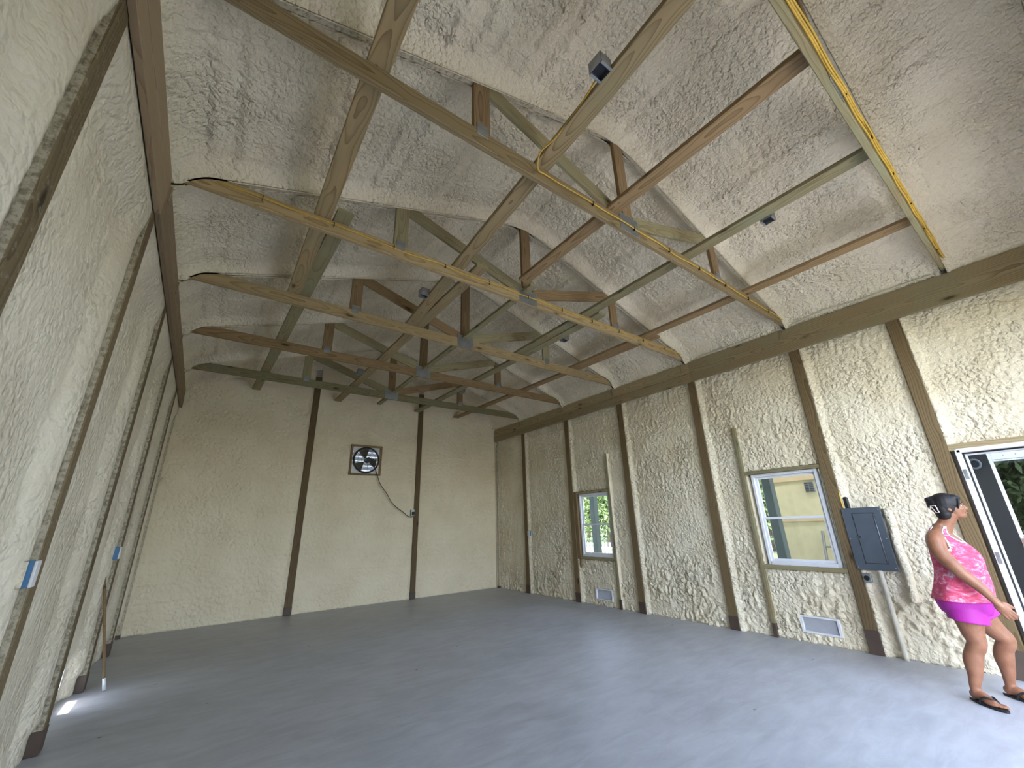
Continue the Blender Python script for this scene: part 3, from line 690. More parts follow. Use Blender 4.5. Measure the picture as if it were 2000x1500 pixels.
# square mounting plate with round hole
bm = bmesh.new(); R1 = .275; n = 48; hw = .285
def sqr(a):
    c, s = math.cos(a), math.sin(a); m_ = max(abs(c), abs(s)); return (fx+hw*c/m_, fz+hw*s/m_)
ri = [bm.verts.new((fx+R1*math.cos(2*math.pi*k/n), YF+.012, fz+R1*math.sin(2*math.pi*k/n))) for k in range(n)]
rr_ = [bm.verts.new((sqr(2*math.pi*k/n)[0], YF+.012, sqr(2*math.pi*k/n)[1])) for k in range(n)]
rb = [bm.verts.new((v.co.x, YF+.05, v.co.z)) for v in ri]
for k in range(n):
    bm.faces.new((ri[k], ri[(k+1) % n], rr_[(k+1) % n], rr_[k])); bm.faces.new((ri[k], rb[k], rb[(k+1) % n], ri[(k+1) % n]))
link('mounting_plate', bmmesh('mounting_plate', bm), 'whitepl', t)
def ring(name, r, z, rad, mat, par, seg=56):
    pts = [(fx+r*math.cos(2*math.pi*k/seg), z, fz+r*math.sin(2*math.pi*k/seg)) for k in range(seg+1)]
    return tube(name, pts, rad, mat, par, 8)
ring('ring_guard', .268, YF-.025, .019, 'black', t); ring('guard_wire', .19, YF-.04, .003, 'black', t); ring('guard_wire', .11, YF-.045, .003, 'black', t)
for k in range(8):
    a = k*math.pi/4+.2
    tube('guard_spoke', [(fx+.05*math.cos(a), YF-.05, fz+.05*math.sin(a)), (fx+.265*math.cos(a), YF-.035, fz+.265*math.sin(a))], .003, 'black', t, 6)
bm = bmesh.new(); bmesh.ops.create_cone(bm, cap_ends=True, segments=24, radius1=.062, radius2=.055, depth=.12, matrix=Matrix.Translation((fx+.03, YF-.03, fz))@Matrix.Rotation(math.pi/2, 4, 'X'))
link('motor', bmmesh('motor', bm), 'black', t)
box('motor_box', (fx+.05, YF-.09, fz-.03), (fx+.15, YF-.04, fz+.03), 'black', t, .005)
for k in range(3):
    a0 = math.radians(105+120*k); v = []; f = []
    nr, na = 6, 6
    for th in (0, .003):
        for i in range(nr+1):
            r = .05+.195*i/nr; sp = math.radians(20+14*min(1, i/2.5))
            for j in range(na+1):
                q = j/na-.5; a = a0+q*2*sp*.75; v.append((fx+r*math.cos(a), YF+.02+.05*q+th, fz+r*math.sin(a)))
    m_ = (nr+1)*(na+1)
    for b_ in (0, m_):
        for i in range(nr):
            for j in range(na): f.append((b_+i*(na+1)+j, b_+i*(na+1)+j+1, b_+(i+1)*(na+1)+j+1, b_+(i+1)*(na+1)+j))
    link('blade', mesh('blade', v, f, True), 'blade', t)
for k in range(6):   # outside louvres
    z = FANH[2]+.05+k*.1
    board('louvre', (FANH[0]+.02, YF+.085, z), (FANH[1]-.02, YF+.085, z), (.108), .003, (0, .25, .97), 'whitepl', t, .001)
cordp = [(fx+.17, YF-.035, fz-.10), (fx+.26, YF-.05, FANH[2]-.02), (fx+.34, YF-.05, 2.37), (fx+.50, YF-.05, 2.17), (fx+.60, YF-.05, 2.02), (fx+.72, YF-.05, 1.90), (fx+.90, YF-.05, 1.78), (fx+1.02, YF-.055, 1.69), (fx+1.12, YF-.07, 1.68), (FPX[1]-.10, YF-.075, 1.73)]
tube('power_cord', smoothpath(cordp), .008, 'cord', t)
t = thing('wall_outlet', (FPX[1]-.10, YF, 1.7), 'white outlet with a black plug beside the gable post', 'outlet', 'outlets and switch boxes')
box('outlet_box', (FPX[1]-.135, YF-.04, 1.70), (FPX[1]-.066, YF+.03, 1.83), 'blue', t); box('cover', (FPX[1]-.137, YF-.048, 1.70), (FPX[1]-.064, YF-.04, 1.83), 'whitepl', t)
box('plug', (FPX[1]-.125, YF-.09, 1.715), (FPX[1]-.072, YF-.048, 1.785), 'black', t, .006)
# switch boxes
def swbox(side, ypost, z0, z1, label, dusty=False, wdt=.07):
    t = thing('switch_box', (0 if side < 0 else W, ypost, z0), label, 'electrical box', 'outlets and switch boxes')
    yb = ypost-PW/2-.001; ya = yb-wdt
    s = 1 if side < 0 else -1; X0 = 0 if side < 0 else W
    def bx(nm, xa, xb, a, b, m): return box(nm, (min(X0+s*xa, X0+s*xb), a, z0), (max(X0+s*xa, X0+s*xb), b, z1), m, t, .003)
    bx('box_body', -.10, .0, ya, yb, 'blue'); bx('cover_plate', .0, .012, ya-.002, yb+.002, 'whitepl')
    if dusty: box('foam_smear', (min(X0-s*.02, X0-s*.10), ya-.006, z0+.001), (max(X0-s*.02, X0-s*.10), ya-.0005, z1-.001), 'foam_left', t, .002)
swbox(-1, POSTL[2], 1.21, 1.335, 'foam dusted blue box with white plate on the second left wall post', True)
swbox(-1, POSTL[4], 1.21, 1.335, 'small blue box with white plate on the fourth left wall post')
swbox(1, POSTR[5], 1.20, 1.30, 'small white outlet box on the far post of the window wall')
# ================================================================== ELECTRICAL PANEL
t = thing('breaker_panel', (W, -6.32, .852), 'dark grey electrical breaker panel with a narrow hinged door', 'electrical panel')
y0, y1, z0, z1 = -6.50, -6.135, .852, 1.522
box('enclosure', (W-.004, y0+.015, z0+.015), (W+.09, y1-.015, z1-.015), 'panel', t)
cv = box('cover', (W-.014, y0, z0), (W-.004, y1, z1), 'panel', t, .004)
dy0, dy1, dz0, dz1 = -6.43, -6.235, z0+.075, z1-.065
box('door_gap', (W-.0155, dy0-.005, dz0-.005), (W-.0141, dy1+.005, dz1+.005), 'paneldark', t, .0003)
dr = box('door', (W-.022, dy0, dz0), (W-.0156, dy1, dz1), 'panel', t, .002)
box('latch', (W-.026, dy1-.045, 1.185), (W-.0221, dy1+.012, 1.215), 'panel', dr, .001); box('latch_hole', (W-.0275, dy1-.022, 1.192), (W-.0261, dy1-.006, 1.21), 'black', dr, .0003)
tube('hinge_rod', [(W-.024, dy0, dz0+.01), (W-.024, dy0, dz1-.01)], .004, 'steel', dr, 6)
for yy in (y0+.02, y1-.02):
    for zz in (z0+.03, (z0+z1)/2, z1-.03):
        bm = bmesh.new(); bmesh.ops.create_uvsphere(bm, u_segments=8, v_segments=5, radius=.006, matrix=Matrix.Translation((W-.0145, yy, zz)))
        link('screw', bmmesh('screw', bm, True), 'steel', t)
t = thing('receptacle_box', (W, -6.19, .73), 'grey square receptacle box with round black socket below the panel', 'electrical box')
box('box_body', (W+.0, -6.235, .725), (W+.06, -6.165, .815), 'steel', t); box('cover', (W-.012, -6.24, .72), (W-.001, -6.162, .82), 'steel', t, .004)
bm = bmesh.new(); bmesh.ops.create_cone(bm, cap_ends=True, segments=24, radius1=.026, radius2=.026, depth=.01, matrix=Matrix.Translation((W-.014, -6.20, .77))@Matrix.Rotation(math.pi/2, 4, 'Y'))
link('socket', bmmesh('socket', bm), 'black', t)
t = thing('cable_sleeve', (W+.01, -6.2, 1.52), 'short black cable sleeve entering the top of the panel', 'conduit'); box('sleeve_tube', (W-.0, -6.225, 1.515), (W+.05, -6.175, 1.65), 'black', t, .012)
tube('cable_end', smoothpath([(W+.005, -6.165, 1.50), (W+.0, -6.16, 1.6), (W+.01, -6.162, 1.72)]), .007, 'yellow', t)
tag(tube('conduit_pipe', smoothpath([(W-.005, -6.335, .855), (W-.002, -6.337, .6), (W-.0, -6.338, .3), (W+.0, -6.338, .0)]), .024, 'pvc', seg=14), 'foam dusted conduit pipe from the panel down to the floor', 'pipe')
v, f = [], []
n = 24
for k in range(n+1):
    z = .56+(1.50-.56)*k/n; wv = .006*math.sin(z*13)
    for q in range(9):
        a = math.pi*q/8; v.append((W+.05-(.062+wv)*math.sin(a), -6.548+.042*math.cos(a)+wv, z))
for k in range(n):
    for q in range(8): f.append((k*9+q, k*9+q+1, (k+1)*9+q+1, (k+1)*9+q))
f += [tuple(range(9)), tuple(range(n*9, n*9+9))[::-1]]
tag(link('foam_covered_conduit', mesh('foam_covered_conduit', v, f, True), 'foam_wall'), 'short foam coated conduit ending above the floor right of the panel', 'pipe')
tag(tube('cable_loop', smoothpath([(W+.0, -6.42, 1.52), (W-.02, -6.40, 1.60), (W-.03, -6.47, 1.64), (W-.02, -6.55, 1.60), (W+.01, -6.55, 1.53)]), .007, 'foam_wall'), 'foam coated cable loop above the breaker panel', 'cable')
# ================================================================== DOOR FRAME
d1 = struct('door_1', (W, DR[1], 0), 'white exterior door frame standing open'); x = W
def jamb(lo, hi, m='white', nm='jamb', par=None): return box(nm, lo, hi, m, par or d1, .003)
jamb((x-.005, DR[1]-.028, 0), (x+.13, DR[1]+.012, DR[3]+.0)); jamb((x-.005, DR[0]-.012, 0), (x+.13, DR[0]+.028, DR[3]))
jamb((x-.005, DR[0], DR[3]-.028), (x+.13, DR[1], DR[3]+.012), nm='head_jamb')
jamb((x+.06, DR[1]-.042, 0), (x+.075, DR[1]-.0285, DR[3]-.03), 'black', 'weather_strip'); jamb((x+.06, DR[0]+.0285, DR[3]-.042), (x+.075, DR[1]-.0285, DR[3]-.0285), 'black', 'weather_strip')
jamb((x+.078, DR[1]-.055, 0), (x+.13, DR[1]-.0285, DR[3]-.03), nm='door_stop'); jamb((x+.078, DR[0]+.03, DR[3]-.055), (x+.13, DR[1]-.056, DR[3]-.0285), nm='door_stop')
jamb((x-.006, DR[0], 0), (x+.16, DR[1], .02), 'steel', 'threshold')
for z in (1.80, 1.02): jamb((x-.008, DR[1]-.024, z-.05), (x-.004, DR[1]+.004, z+.05), 'steel', 'hinge_leaf')
# ================================================================== POLE leaning on the left wall
t = thing('wooden_pole', (.16, -1.64, 0), 'thin wooden pole with white tip leaning on the left wall', 'pole')
pa, pb = Vector((.165, -1.64, .006)), Vector((-.075, -1.66, 1.14))
tube('handle', [pa+(pb-pa)*.09, pb], .012, 'brown', t, 10); tube('tip', [pa, pa+(pb-pa)*.095], .014, 'whitepl', t, 10)

# ================================================================== PERSON
def loft(rings, seg=28):
    """rings: (centre, dirA, dirB, ra, rb) -> closed tube"""
    v = []; f = []
    for c, A, B, ra, rb in rings:
        for k in range(seg):
            a = 2*math.pi*k/seg; v.append(c+A*(ra*math.cos(a))+B*(rb*math.sin(a)))
    n = len(rings)
    for i in range(n-1):
        for k in range(seg): f.append((i*seg+k, i*seg+(k+1) % seg, (i+1)*seg+(k+1) % seg, (i+1)*seg+k))
    f += [tuple(range(seg))[::-1], tuple(range((n-1)*seg, n*seg))]
    return v, f
def interp(keys, n):
    """keys: list of tuples of floats; catmull-rom through them"""
    ks = [np.array(k, float) for k in keys]; out = []
    for i in range(len(ks)-1):
        p0 = ks[max(i-1, 0)]; p1 = ks[i]; p2 = ks[i+1]; p3 = ks[min(i+2, len(ks)-1)]
        for j in range(n):
            t = j/n; out.append(.5*((2*p1)+(-p0+p2)*t+(2*p0-5*p1+4*p2-p3)*t*t+(-p0+3*p1-3*p2+p3)*t**3))
    out.append(ks[-1]); return out
class Acc:
    def __init__(s): s.v = []; s.f = []
    def add(s, vf):
        b = len(s.v); s.v += [Vector(p) for p in vf[0]]; s.f += [tuple(i+b for i in q) for q in vf[1]]
    def ell(s, c, A, B, Cx, ra, rb, rc, nu=20, nv=14):
        v = []; f = []
        for i in range(nv+1):
            th = math.pi*i/nv
            for k in range(nu):
                ph = 2*math.pi*k/nu
                v.append(Vector(c)+A*(ra*math.sin(th)*math.cos(ph))+B*(rb*math.sin(th)*math.sin(ph))+Cx*(rc*math.cos(th)))
        for i in range(nv):
            for k in range(nu): f.append((i*nu+k, (i+1)*nu+k, (i+1)*nu+(k+1) % nu, i*nu+(k+1) % nu))
        s.add((v, f))
    def limb(s, pts, n=5, seg=16, flat=None):
        """pts: (x,y,z,r) keys"""
        ks = interp(pts, n); P = [Vector(k[:3]) for k in ks]; r = [max(.002, float(k[3])) for k in ks]
        s.add(tube_vf(P, r, seg))
    def build(s, name, voxel, smooth=2):
        me = mesh('tmp', s.v, s.f); bm = bmesh.new(); bm.from_mesh(me); bmesh.ops.remove_doubles(bm, verts=bm.verts, dist=1e-6); bmesh.ops.recalc_face_normals(bm, faces=bm.faces); bm.to_mesh(me); bm.free()
        o = bpy.data.objects.new('tmp', me); COL.objects.link(o)
        md = o.modifiers.new('r', 'REMESH'); md.mode = 'VOXEL'; md.voxel_size = voxel
        if smooth: ms = o.modifiers.new('s', 'SMOOTH'); ms.iterations = smooth; ms.factor = .5
        dg = bpy.context.evaluated_depsgraph_get(); ev = o.evaluated_get(dg)
        out = bpy.data.meshes.new_from_object(ev); out.name = name
        bpy.data.objects.remove(o)
        out.polygons.foreach_set('use_smooth', [True]*len(out.polygons)); return out
UPV = Vector((0, 0, 1))
PO = Vector((6.03, -7.06, 0))
ff = Vector((-.06, -.998, 0)).normalized(); fr = Vector((ff.y, -ff.x, 0))   # facing, her right
def BP(f_, r_, z): return PO+ff*f_+fr*r_+UPV*z
aa = Vector((.15, -.989, 0))
def AP(a, n_, z): return Vector((6.0, -7.08, 0))+aa*a+Vector((.989, .15, 0))*n_+UPV*z   # a: photo right, n_: away
skin_m, nt, b = newmat('tanned_skin')
tc = N(nt, 'ShaderNodeTexCoord'); nz = N(nt, 'ShaderNodeTexNoise', Scale=18.0, Detail=4.0); nt.links.new(tc.outputs['Object'], nz.inputs['Vector'])
nt.links.new(ramp(nt, nz.outputs[0], [(.3, (.23, .098, .052)), (.7, (.31, .14, .08))]), b.inputs['Base Color']); b.inputs['Roughness'].default_value = .5
b.inputs['Subsurface Weight'].default_value = .08; b.inputs['Subsurface Radius'].default_value = (.02, .008, .004)
MT['skin'] = skin_m
m, nt, b = newmat('pink_tie_dye')
tc = N(nt, 'ShaderNodeTexCoord'); mp = N(nt, 'ShaderNodeMapping'); mp.inputs['Scale'].default_value = (1, 1, 2.1); nt.links.new(tc.outputs['Object'], mp.inputs['Vector'])
n1 = N(nt, 'ShaderNodeTexNoise', Scale=8.0, Detail=6.0, Roughness=.68, Distortion=1.6); nt.links.new(mp.outputs[0], n1.inputs['Vector'])
nt.links.new(ramp(nt, n1.outputs[0], [(.36, (.52, .045, .11)), (.50, (.66, .085, .17)), (.58, (.70, .2, .33)), (.66, (.78, .6, .7))]), b.inputs['Base Color']); b.inputs['Roughness'].default_value = .8
MT['top'] = m
MT['trim'] = plain('white_trim', (.80, .76, .80), .7, var=.03)
MT['shorts'] = plain('magenta_fabric', (.44, .022, .35), .65, bump=.2, bscale=30, var=.12)
MT['hair'] = plain('black_hair', (.008, .006, .008), .6, bump=.25, bscale=70)
MT['clip'] = plain('pale_hair_clip', (.75, .6, .58), .4)
MT['rubber'] = plain('black_rubber', (.012, .012, .013), .6)
MT['eye'] = plain('eye_white', (.7, .68, .66), .2); MT['iris'] = plain('dark_iris', (.03, .018, .01), .2); MT['lip'] = plain('lip_skin', (.36, .12, .09), .45); MT['bra'] = plain('black_fabric', (.01, .01, .012), .8)
pr = thing('person', PO, 'person in pink tie-dye tank top, magenta shorts and black flip-flops by the door', 'person')
body = Acc()
# torso rings (f, z, half depth, half width)
TOR = [(-.010, .60, .090, .145), (-.02, .66, .145, .180), (-.015, .74, .165, .198), (.005, .82, .162, .195), (.020, .90, .155, .186), (.028, .98, .150, .178), (.034, 1.06, .152, .174), (.024, 1.13, .138, .170), (.0, 1.20, .108, .168), (-.015, 1.255, .082, .150), (-.012, 1.295, .064, .110), (.0, 1.325, .055, .070), (.01, 1.35, .052, .058)]
def torrings(keys, n, grow=0.0):
    return [(BP(k[0], 0, k[1]), ff, fr, k[2]+grow, k[3]+grow) for k in interp(keys, n)]
body.add(loft(torrings(TOR, 4), 40))
hd = Vector((.30, -.954, 0)).normalized(); hr = Vector((hd.y, -hd.x, 0))
HC = AP(.088, .02, 1.488)
def HP(f_, r_, z): return HC+hd*f_+hr*r_+UPV*z
# neck
n0 = BP(.0, 0, 1.28); n1_ = HP(-.005, 0, -.05)
body.limb([(*n0, .066), (*(n0*.5+n1_*.5), .054), (*n1_, .056)])
# head: cranium, face, jaw, nose, ear
body.ell(HP(-.012, 0, .022), hd, hr, UPV, .094, .074, .088); body.ell(HP(.022, 0, -.02), hd, hr, UPV, .068, .062, .078)
body.ell(HP(.048, 0, -.072), hd, hr, UPV, .040, .042, .030); body.ell(HP(.068, 0, -.082), hd, hr, UPV, .018, .02, .016)
body.limb([(*HP(.078, 0, .022), .008), (*HP(.090, 0, .0), .010), (*HP(.102, 0, -.018), .012), (*HP(.088, 0, -.026), .012)], 3, 10)
body.ell(HP(.084, 0, -.046), hd, hr, UPV, .010, .022, .006); body.ell(HP(.082, 0, -.057), hd, hr, UPV, .011, .02, .007)
for s in (-1, 1):
    body.ell(HP(.076, s*.026, .022), hd, hr, UPV, .012, .022, .008)
    body.ell(HP(.058, s*.038, -.022), hd, hr, UPV, .022, .018, .022)
    ed = (hr*s*.55-hd*.6).normalized()
    body.ell(HP(-.018, s*.073, -.008), hd, ed, UPV, .017, .010, .030); body.ell(HP(-.014, s*.071, -.03), hd, ed, UPV, .011, .008, .012)
# right arm (near the camera)
sh = BP(-.015, .155, 1.235)
ra = [(*BP(-.02, .11, 1.25), .060), (*BP(-.025, .175, 1.205), .064), (*BP(-.005, .222, 1.11), .058), (*AP(-.005, -.225, 1.00), .050), (*AP(.030, -.225, .945), .045), (*AP(.078, -.235, .885), .041), (*AP(.120, -.24, .82), .032), (*AP(.143, -.24, .775), .026)]
body.limb(ra, 5, 18)
wr_ = AP(.146, -.24, .768); hdv = (AP(.205, -.245, .672)-wr_).normalized()
pn = Vector((-.989, -.15, 0)); pn = (pn-hdv*pn.dot(hdv)).normalized(); ps = hdv.cross(pn)   # back of hand to camera
if ps.dot(aa) < 0: ps = -ps
def hand(w, d, n_, s_, sc=1.0):
    """w wrist, d along hand, n_ back-of-hand normal, s_ towards index/thumb side"""
    pc = w+d*.045*sc
    body.ell(w+d*.048*sc, d, s_, n_, .052*sc, .040*sc, .016*sc); body.ell(w+d*.066*sc+s_*.0, d, s_, n_, .03*sc, .041*sc, .014*sc)
    body.limb([(*(w-d*.02), .026), (*(w+d*.02), .024), (*(w+d*.045), .020)], 3, 12)
    for k, (off, ln) in enumerate(((.029, .070), (.010, .078), (-.010, .073), (-.029, .058))):
        b0 = w+d*.075*sc+s_*off*sc; ln *= sc
        d1 = (d-n_*.22+s_*off*2).normalized(); p1 = b0+d1*ln*.42; d2 = (d-n_*.75).normalized(); p2 = p1+d2*ln*.33; d3 = (d*.8-n_*.9).normalized(); p3 = p2+d3*ln*.25
        body.limb([(*b0, .0100), (*p1, .0092), (*p2, .0082), (*p3, .0068)], 4, 10)
    b0 = w+d*.022*sc+s_*.026*sc; p1 = b0+(d*.75+s_*.55-n_*.25).normalized()*.038*sc; p2 = p1+(d*.95+s_*.15-n_*.35).normalized()*.032*sc
    body.limb([(*b0, .0135), (*p1, .0112), (*p2, .0082)], 4, 10)
hand(wr_, hdv, pn, ps)
# left arm, hanging on the far side
la = [(*BP(-.02, -.11, 1.25), .060), (*BP(-.02, -.175, 1.205), .064), (*BP(-.02, -.215, 1.10), .056), (*BP(.0, -.235, .97), .046), (*BP(.05, -.24, .86), .038), (*BP(.085, -.235, .765), .026)]
body.limb(la, 5, 18)
lw = BP(.088, -.235, .757); ld = Vector((ff.x*.3, ff.y*.3, -.95)).normalized(); lnrm = (-fr - ld*(-fr).dot(ld)).normalized()
hand(lw, ld, lnrm, ld.cross(lnrm) if ld.cross(lnrm).dot(ff) > 0 else -ld.cross(lnrm))
# legs
AR, AL = Vector((5.915, -6.955, .085)), Vector((6.235, -7.115, .085))
KR, KL = Vector((5.935, -7.045, .425)), Vector((6.175, -7.185, .435))
HR_, HL_ = BP(-.005, .088, .68), BP(-.005, -.088, .68)
fd = {}
for nm, H, K, A, tdir in (('R', HR_, KR, AR, Vector((-.62, -.78, 0)).normalized()), ('L', HL_, KL, AL, Vector((-.45, -.89, 0)).normalized())):
    back = -(tdir*.5+ff*.5)
    body.limb([(*H, .098), (*(H*.66+K*.34), .092), (*(H*.3+K*.7), .074), (*(K+tdir*.006), .060), (*(K*.80+A*.20+back*.012), .057), (*(K*.6+A*.4+back*.020), .060), (*(K*.3+A*.7+back*.008), .044), (*(A+UPV*.03), .034), (*(A-UPV*.03), .036)], 5, 20)
    side = tdir.cross(UPV); heel = A-tdir*.035; heel.z = .045
    F0 = Vector((A.x, A.y, 0))-tdir*.035
    def FP(l, w, z): return F0+tdir*l+side*w+UPV*z
    body.ell(FP(.012, 0, .05), tdir, side, UPV, .036, .030, .034)
    body.limb([(*FP(.02, 0, .055), .034), (*FP(.07, 0, .058), .034), (*FP(.12, 0, .042), .030), (*FP(.165, 0, .032), .022)], 4, 14)
    body.ell(FP(.135, 0, .030), tdir, side, UPV, .055, .042, .018)
    inn = 1 if (nm == 'L') == (side.dot(fr) > 0) else -1     # direction of the big toe
    for k in range(5):
        w = inn*(.030-.0148*k); l0 = .172-.004*k*k*.6; ln = (.045, .040, .036, .031, .026)[k]; r = (.0125, .0095, .009, .0085, .008)[k]
        body.limb([(*FP(l0-.012, w*.9, .030), r), (*FP(l0+ln*.5, w*1.05, .029), r), (*FP(l0+ln, w*1.08, .024), r*.85)], 3, 8)
    fd[nm] = (F0, tdir, side, inn)
bo = link('body', body.build('body', .0055, 2), 'skin', pr)
# tank top: shell over the torso with arm holes and neckline
SEG = 112; keys = interp([(k[0], k[1], k[2], k[3]) for k in TOR if k[1] >= .73], 8)
def top_limit(th):
    """upper edge height of the shirt round the body; th=0 front, +-pi back"""
    a = abs((th+math.pi) % (2*math.pi)-math.pi)/math.pi*180
    pts = [(0, 1.205), (18, 1.212), (30, 1.24), (36, 1.33), (56, 1.33), (66, 1.21), (75, 1.155), (92, 1.135), (108, 1.16), (120, 1.215), (126, 1.33), (148, 1.33), (154, 1.265), (180, 1.245)]
    return float(np.interp(a, [p[0] for p in pts], [p[1] for p in pts]))
v = []; zs = []
for (f_, z, hd_, hw_) in [tuple(k) for k in keys]:
    g = .010 + .016*max(0, min(1, (1.0-z)/.25))
    for k in range(SEG):
        th = 2*math.pi*k/SEG; wob = .006*math.sin(th*7+z*9)*max(0, min(1, (1.05-z)/.3))
        v.append(BP(f_+(hd_+g+wob)*math.cos(th)*(1.0), (hw_+g+wob)*math.sin(th), z-.004)); 
fa, fb = [], []
nr = len(keys)
for i in range(nr-1):
    z = (keys[i][1]+keys[i+1][1])/2
    for k in range(SEG):
        th = 2*math.pi*(k+.5)/SEG; lim = top_limit(th)
        if z > lim: continue
        q = (i*SEG+k, i*SEG+(k+1) % SEG, (i+1)*SEG+(k+1) % SEG, (i+1)*SEG+k)
        edge = any(z > top_limit(th+dd) for dd in (-.085, .085)) or z > lim-.018
        (fb if edge else fa).append(q)
def shell(name, v, f, mat, th, par):
    me = mesh(name, v, f, True); o = link(name, me, mat, par); md = o.modifiers.new('thickness', 'SOLIDIFY'); md.thickness = th; md.offset = 1; return o
tt = shell('tank_top', v, fa, 'top', .004, pr)
shell('white_edging', v, fb, 'trim', .0065, tt)
# shorts
sh_ = Acc()
SK = [(-.02, .635, .150, .180), (-.018, .68, .168, .200), (-.015, .74, .180, .212), (.0, .80, .182, .208), (.01, .83, .178, .202)]
sh_.add(loft([(BP(k[0], 0, k[1]), ff, fr, k[2], k[3]) for k in interp(SK, 4)], 36))
for s, K in ((1, KR), (-1, KL)):
    H = BP(-.005, s*.088, .70); ax = (K-H).normalized()
    Af = (ff-ax*ff.dot(ax)).normalized(); Ar = ax.cross(Af)
    rings = []
    for l, r in ((-.04, .10), (.0, .110), (.05, .118), (.115, .126)):
        c = H+ax*l
        rings.append((c, (Af-UPV*(.10 if l > .04 else 0)), (Ar+UPV*(-.18*0)), r, r*1.02))
    sh_.add(loft(rings, 32))
link('shorts', sh_.build('shorts', .007, 3), 'shorts', pr)
# hair, clip, eyes, lips
hair = Acc()
hair.ell(HP(-.050, 0, -.055), hd, hr, UPV, .058, .070, .066); hair.ell(HP(-.03, 0, .01), hd, hr, UPV, .088, .084, .09)
hair.ell(HP(-.024, 0, .034), hd, hr, UPV, .098, .086, .088); hair.ell(HP(-.055, 0, -.012), hd, hr, UPV, .062, .080, .078); hair.ell(HP(-.085, 0, .030), hd, hr, UPV, .060, .060, .070)
hair.ell(HP(.030, 0, .072), hd, hr, UPV, .058, .062, .036); hair.ell(HP(-.118, .0, .066), hd, hr, UPV, .030, .042, .024); hair.ell(HP(-.07, 0, -.06), hd, hr, UPV, .034, .05, .045)
for s in (-1, 1): hair.limb([(*HP(.062, s*.05, .065), .012), (*HP(.055, s*.066, .03), .010), (*HP(.040, s*.069, -.02), .005)], 4, 8)
ho = link('hair', hair.build('hair', .0055, 2), 'hair', pr)
cl = [HP(-.128, .045, .012), HP(-.098, .066, .012), HP(-.088, .064, -.045), HP(-.105, .048, -.045), HP(-.128, .045, .012)]
tube('hair_clip', cl, .005, 'clip', pr, 6)
tube('hair_clip', [HP(-.142, .02, .0), HP(-.132, .045, -.01), HP(-.126, .046, .012)], .005, 'clip', pr, 6)
for s in (-1, 1):
    a_ = Acc(); a_.ell(HP(.068, s*.030, .006), hd, hr, UPV, .009, .012, .007, 14, 10); eo = link('eye', mesh('eye', a_.v, a_.f, True), 'eye', pr)
    a_ = Acc(); a_.ell(HP(.0755, s*.031, .006), hd, hr, UPV, .0035, .006, .006, 12, 8); link('iris', mesh('iris', a_.v, a_.f, True), 'iris', eo)
    tube('eyebrow', [HP(.086, s*.014, .028), HP(.083, s*.03, .032), HP(.07, s*.046, .026)], .003, 'hair', pr, 6)
tube('lips', [HP(.083, -.022, -.052), HP(.0945, 0, -.0515), HP(.083, .022, -.052)], .0045, 'lip', pr, 8)
# flip-flops
for nm in 'RL':
    F0, td, sd, inn = fd[nm]
    fo = bpy.data.objects.new('flip_flop', None); COL.objects.link(fo); fo.parent = pr; WM[fo] = Matrix.Translation(F0); fo.matrix_basis = WM[pr].inverted()@WM[fo]
    prof = []
    for k in range(40):
        a = 2*math.pi*k/40; l = .098+.142*math.cos(a); wd = (.034+.014*math.cos(a)-.006*math.cos(2*a))*math.sin(a); prof.append((l, wd+.004*inn*math.cos(a)))
    vv = [F0+td*l+sd*w+UPV*z for z in (.001, .016) for l, w in prof]
    ffc = [(k, (k+1) % 40, 40+(k+1) % 40, 40+k) for k in range(40)]+[tuple(range(40))[::-1], tuple(range(40, 80))]
    link('sole', mesh('sole', vv, ffc), 'rubber', fo)
    def FQ(l, w, z): return F0+td*l+sd*w+UPV*z
    tp = FQ(.168, inn*.018, .046)
    for w in (-1, 1):
        tube('strap', smoothpath([FQ(.075, w*.043, .012), FQ(.095, w*.042, .045), FQ(.13, w*.026, .066), tp]), [.0075]*19, 'rubber', fo, 8)
    tube('toe_post', [tp, FQ(.178, inn*.018, .012)], .006, 'rubber', fo, 8)

# ================================================================== OUTSIDE
m, nt, b = newmat('lawn'); tc = N(nt, 'ShaderNodeTexCoord')
n1 = N(nt, 'ShaderNodeTexNoise', Scale=.8, Detail=6.0); nt.links.new(tc.outputs['Object'], n1.inputs['Vector']); n2 = N(nt, 'ShaderNodeTexNoise', Scale=40.0, Detail=3.0); nt.links.new(tc.outputs['Object'], n2.inputs['Vector'])
c = mixc(nt, .5, ramp(nt, n1.outputs[0], [(.35, (.07, .10, .025)), (.65, (.11, .135, .045))]), ramp(nt, n2.outputs[0], [(.3, (.05, .07, .02)), (.7, (.12, .14, .05))]))
nt.links.new(c, b.inputs['Base Color']); b.inputs['Roughness'].default_value = .9; MT['lawn'] = m
MT['apron'] = plain('pale_concrete_apron', (.34, .32, .29), .8, bump=.2)
MT['porchpost'] = plain('grey_green_paint', (.075, .10, .095), .5)
MT['yellowwall'] = plain('pale_yellow_paint', (.68, .60, .34), .8, var=.04)
MT['yellowtrim'] = plain('cream_yellow_trim', (.66, .50, .27), .7, var=.04)
MT['bark'] = plain('tree_bark', (.09, .07, .05), .9, bump=.8, bscale=25)
MT['grille'] = plain('dark_grille', (.05, .05, .055), .5)
MT['ladder'] = plain('grey_ladder', (.28, .27, .24), .5, .3)
MT['redwood'] = plain('pinkish_brown_boards', (.30, .19, .17), .7)
MT['blackwall'] = plain('black_panel', (.010, .011, .013), .5)
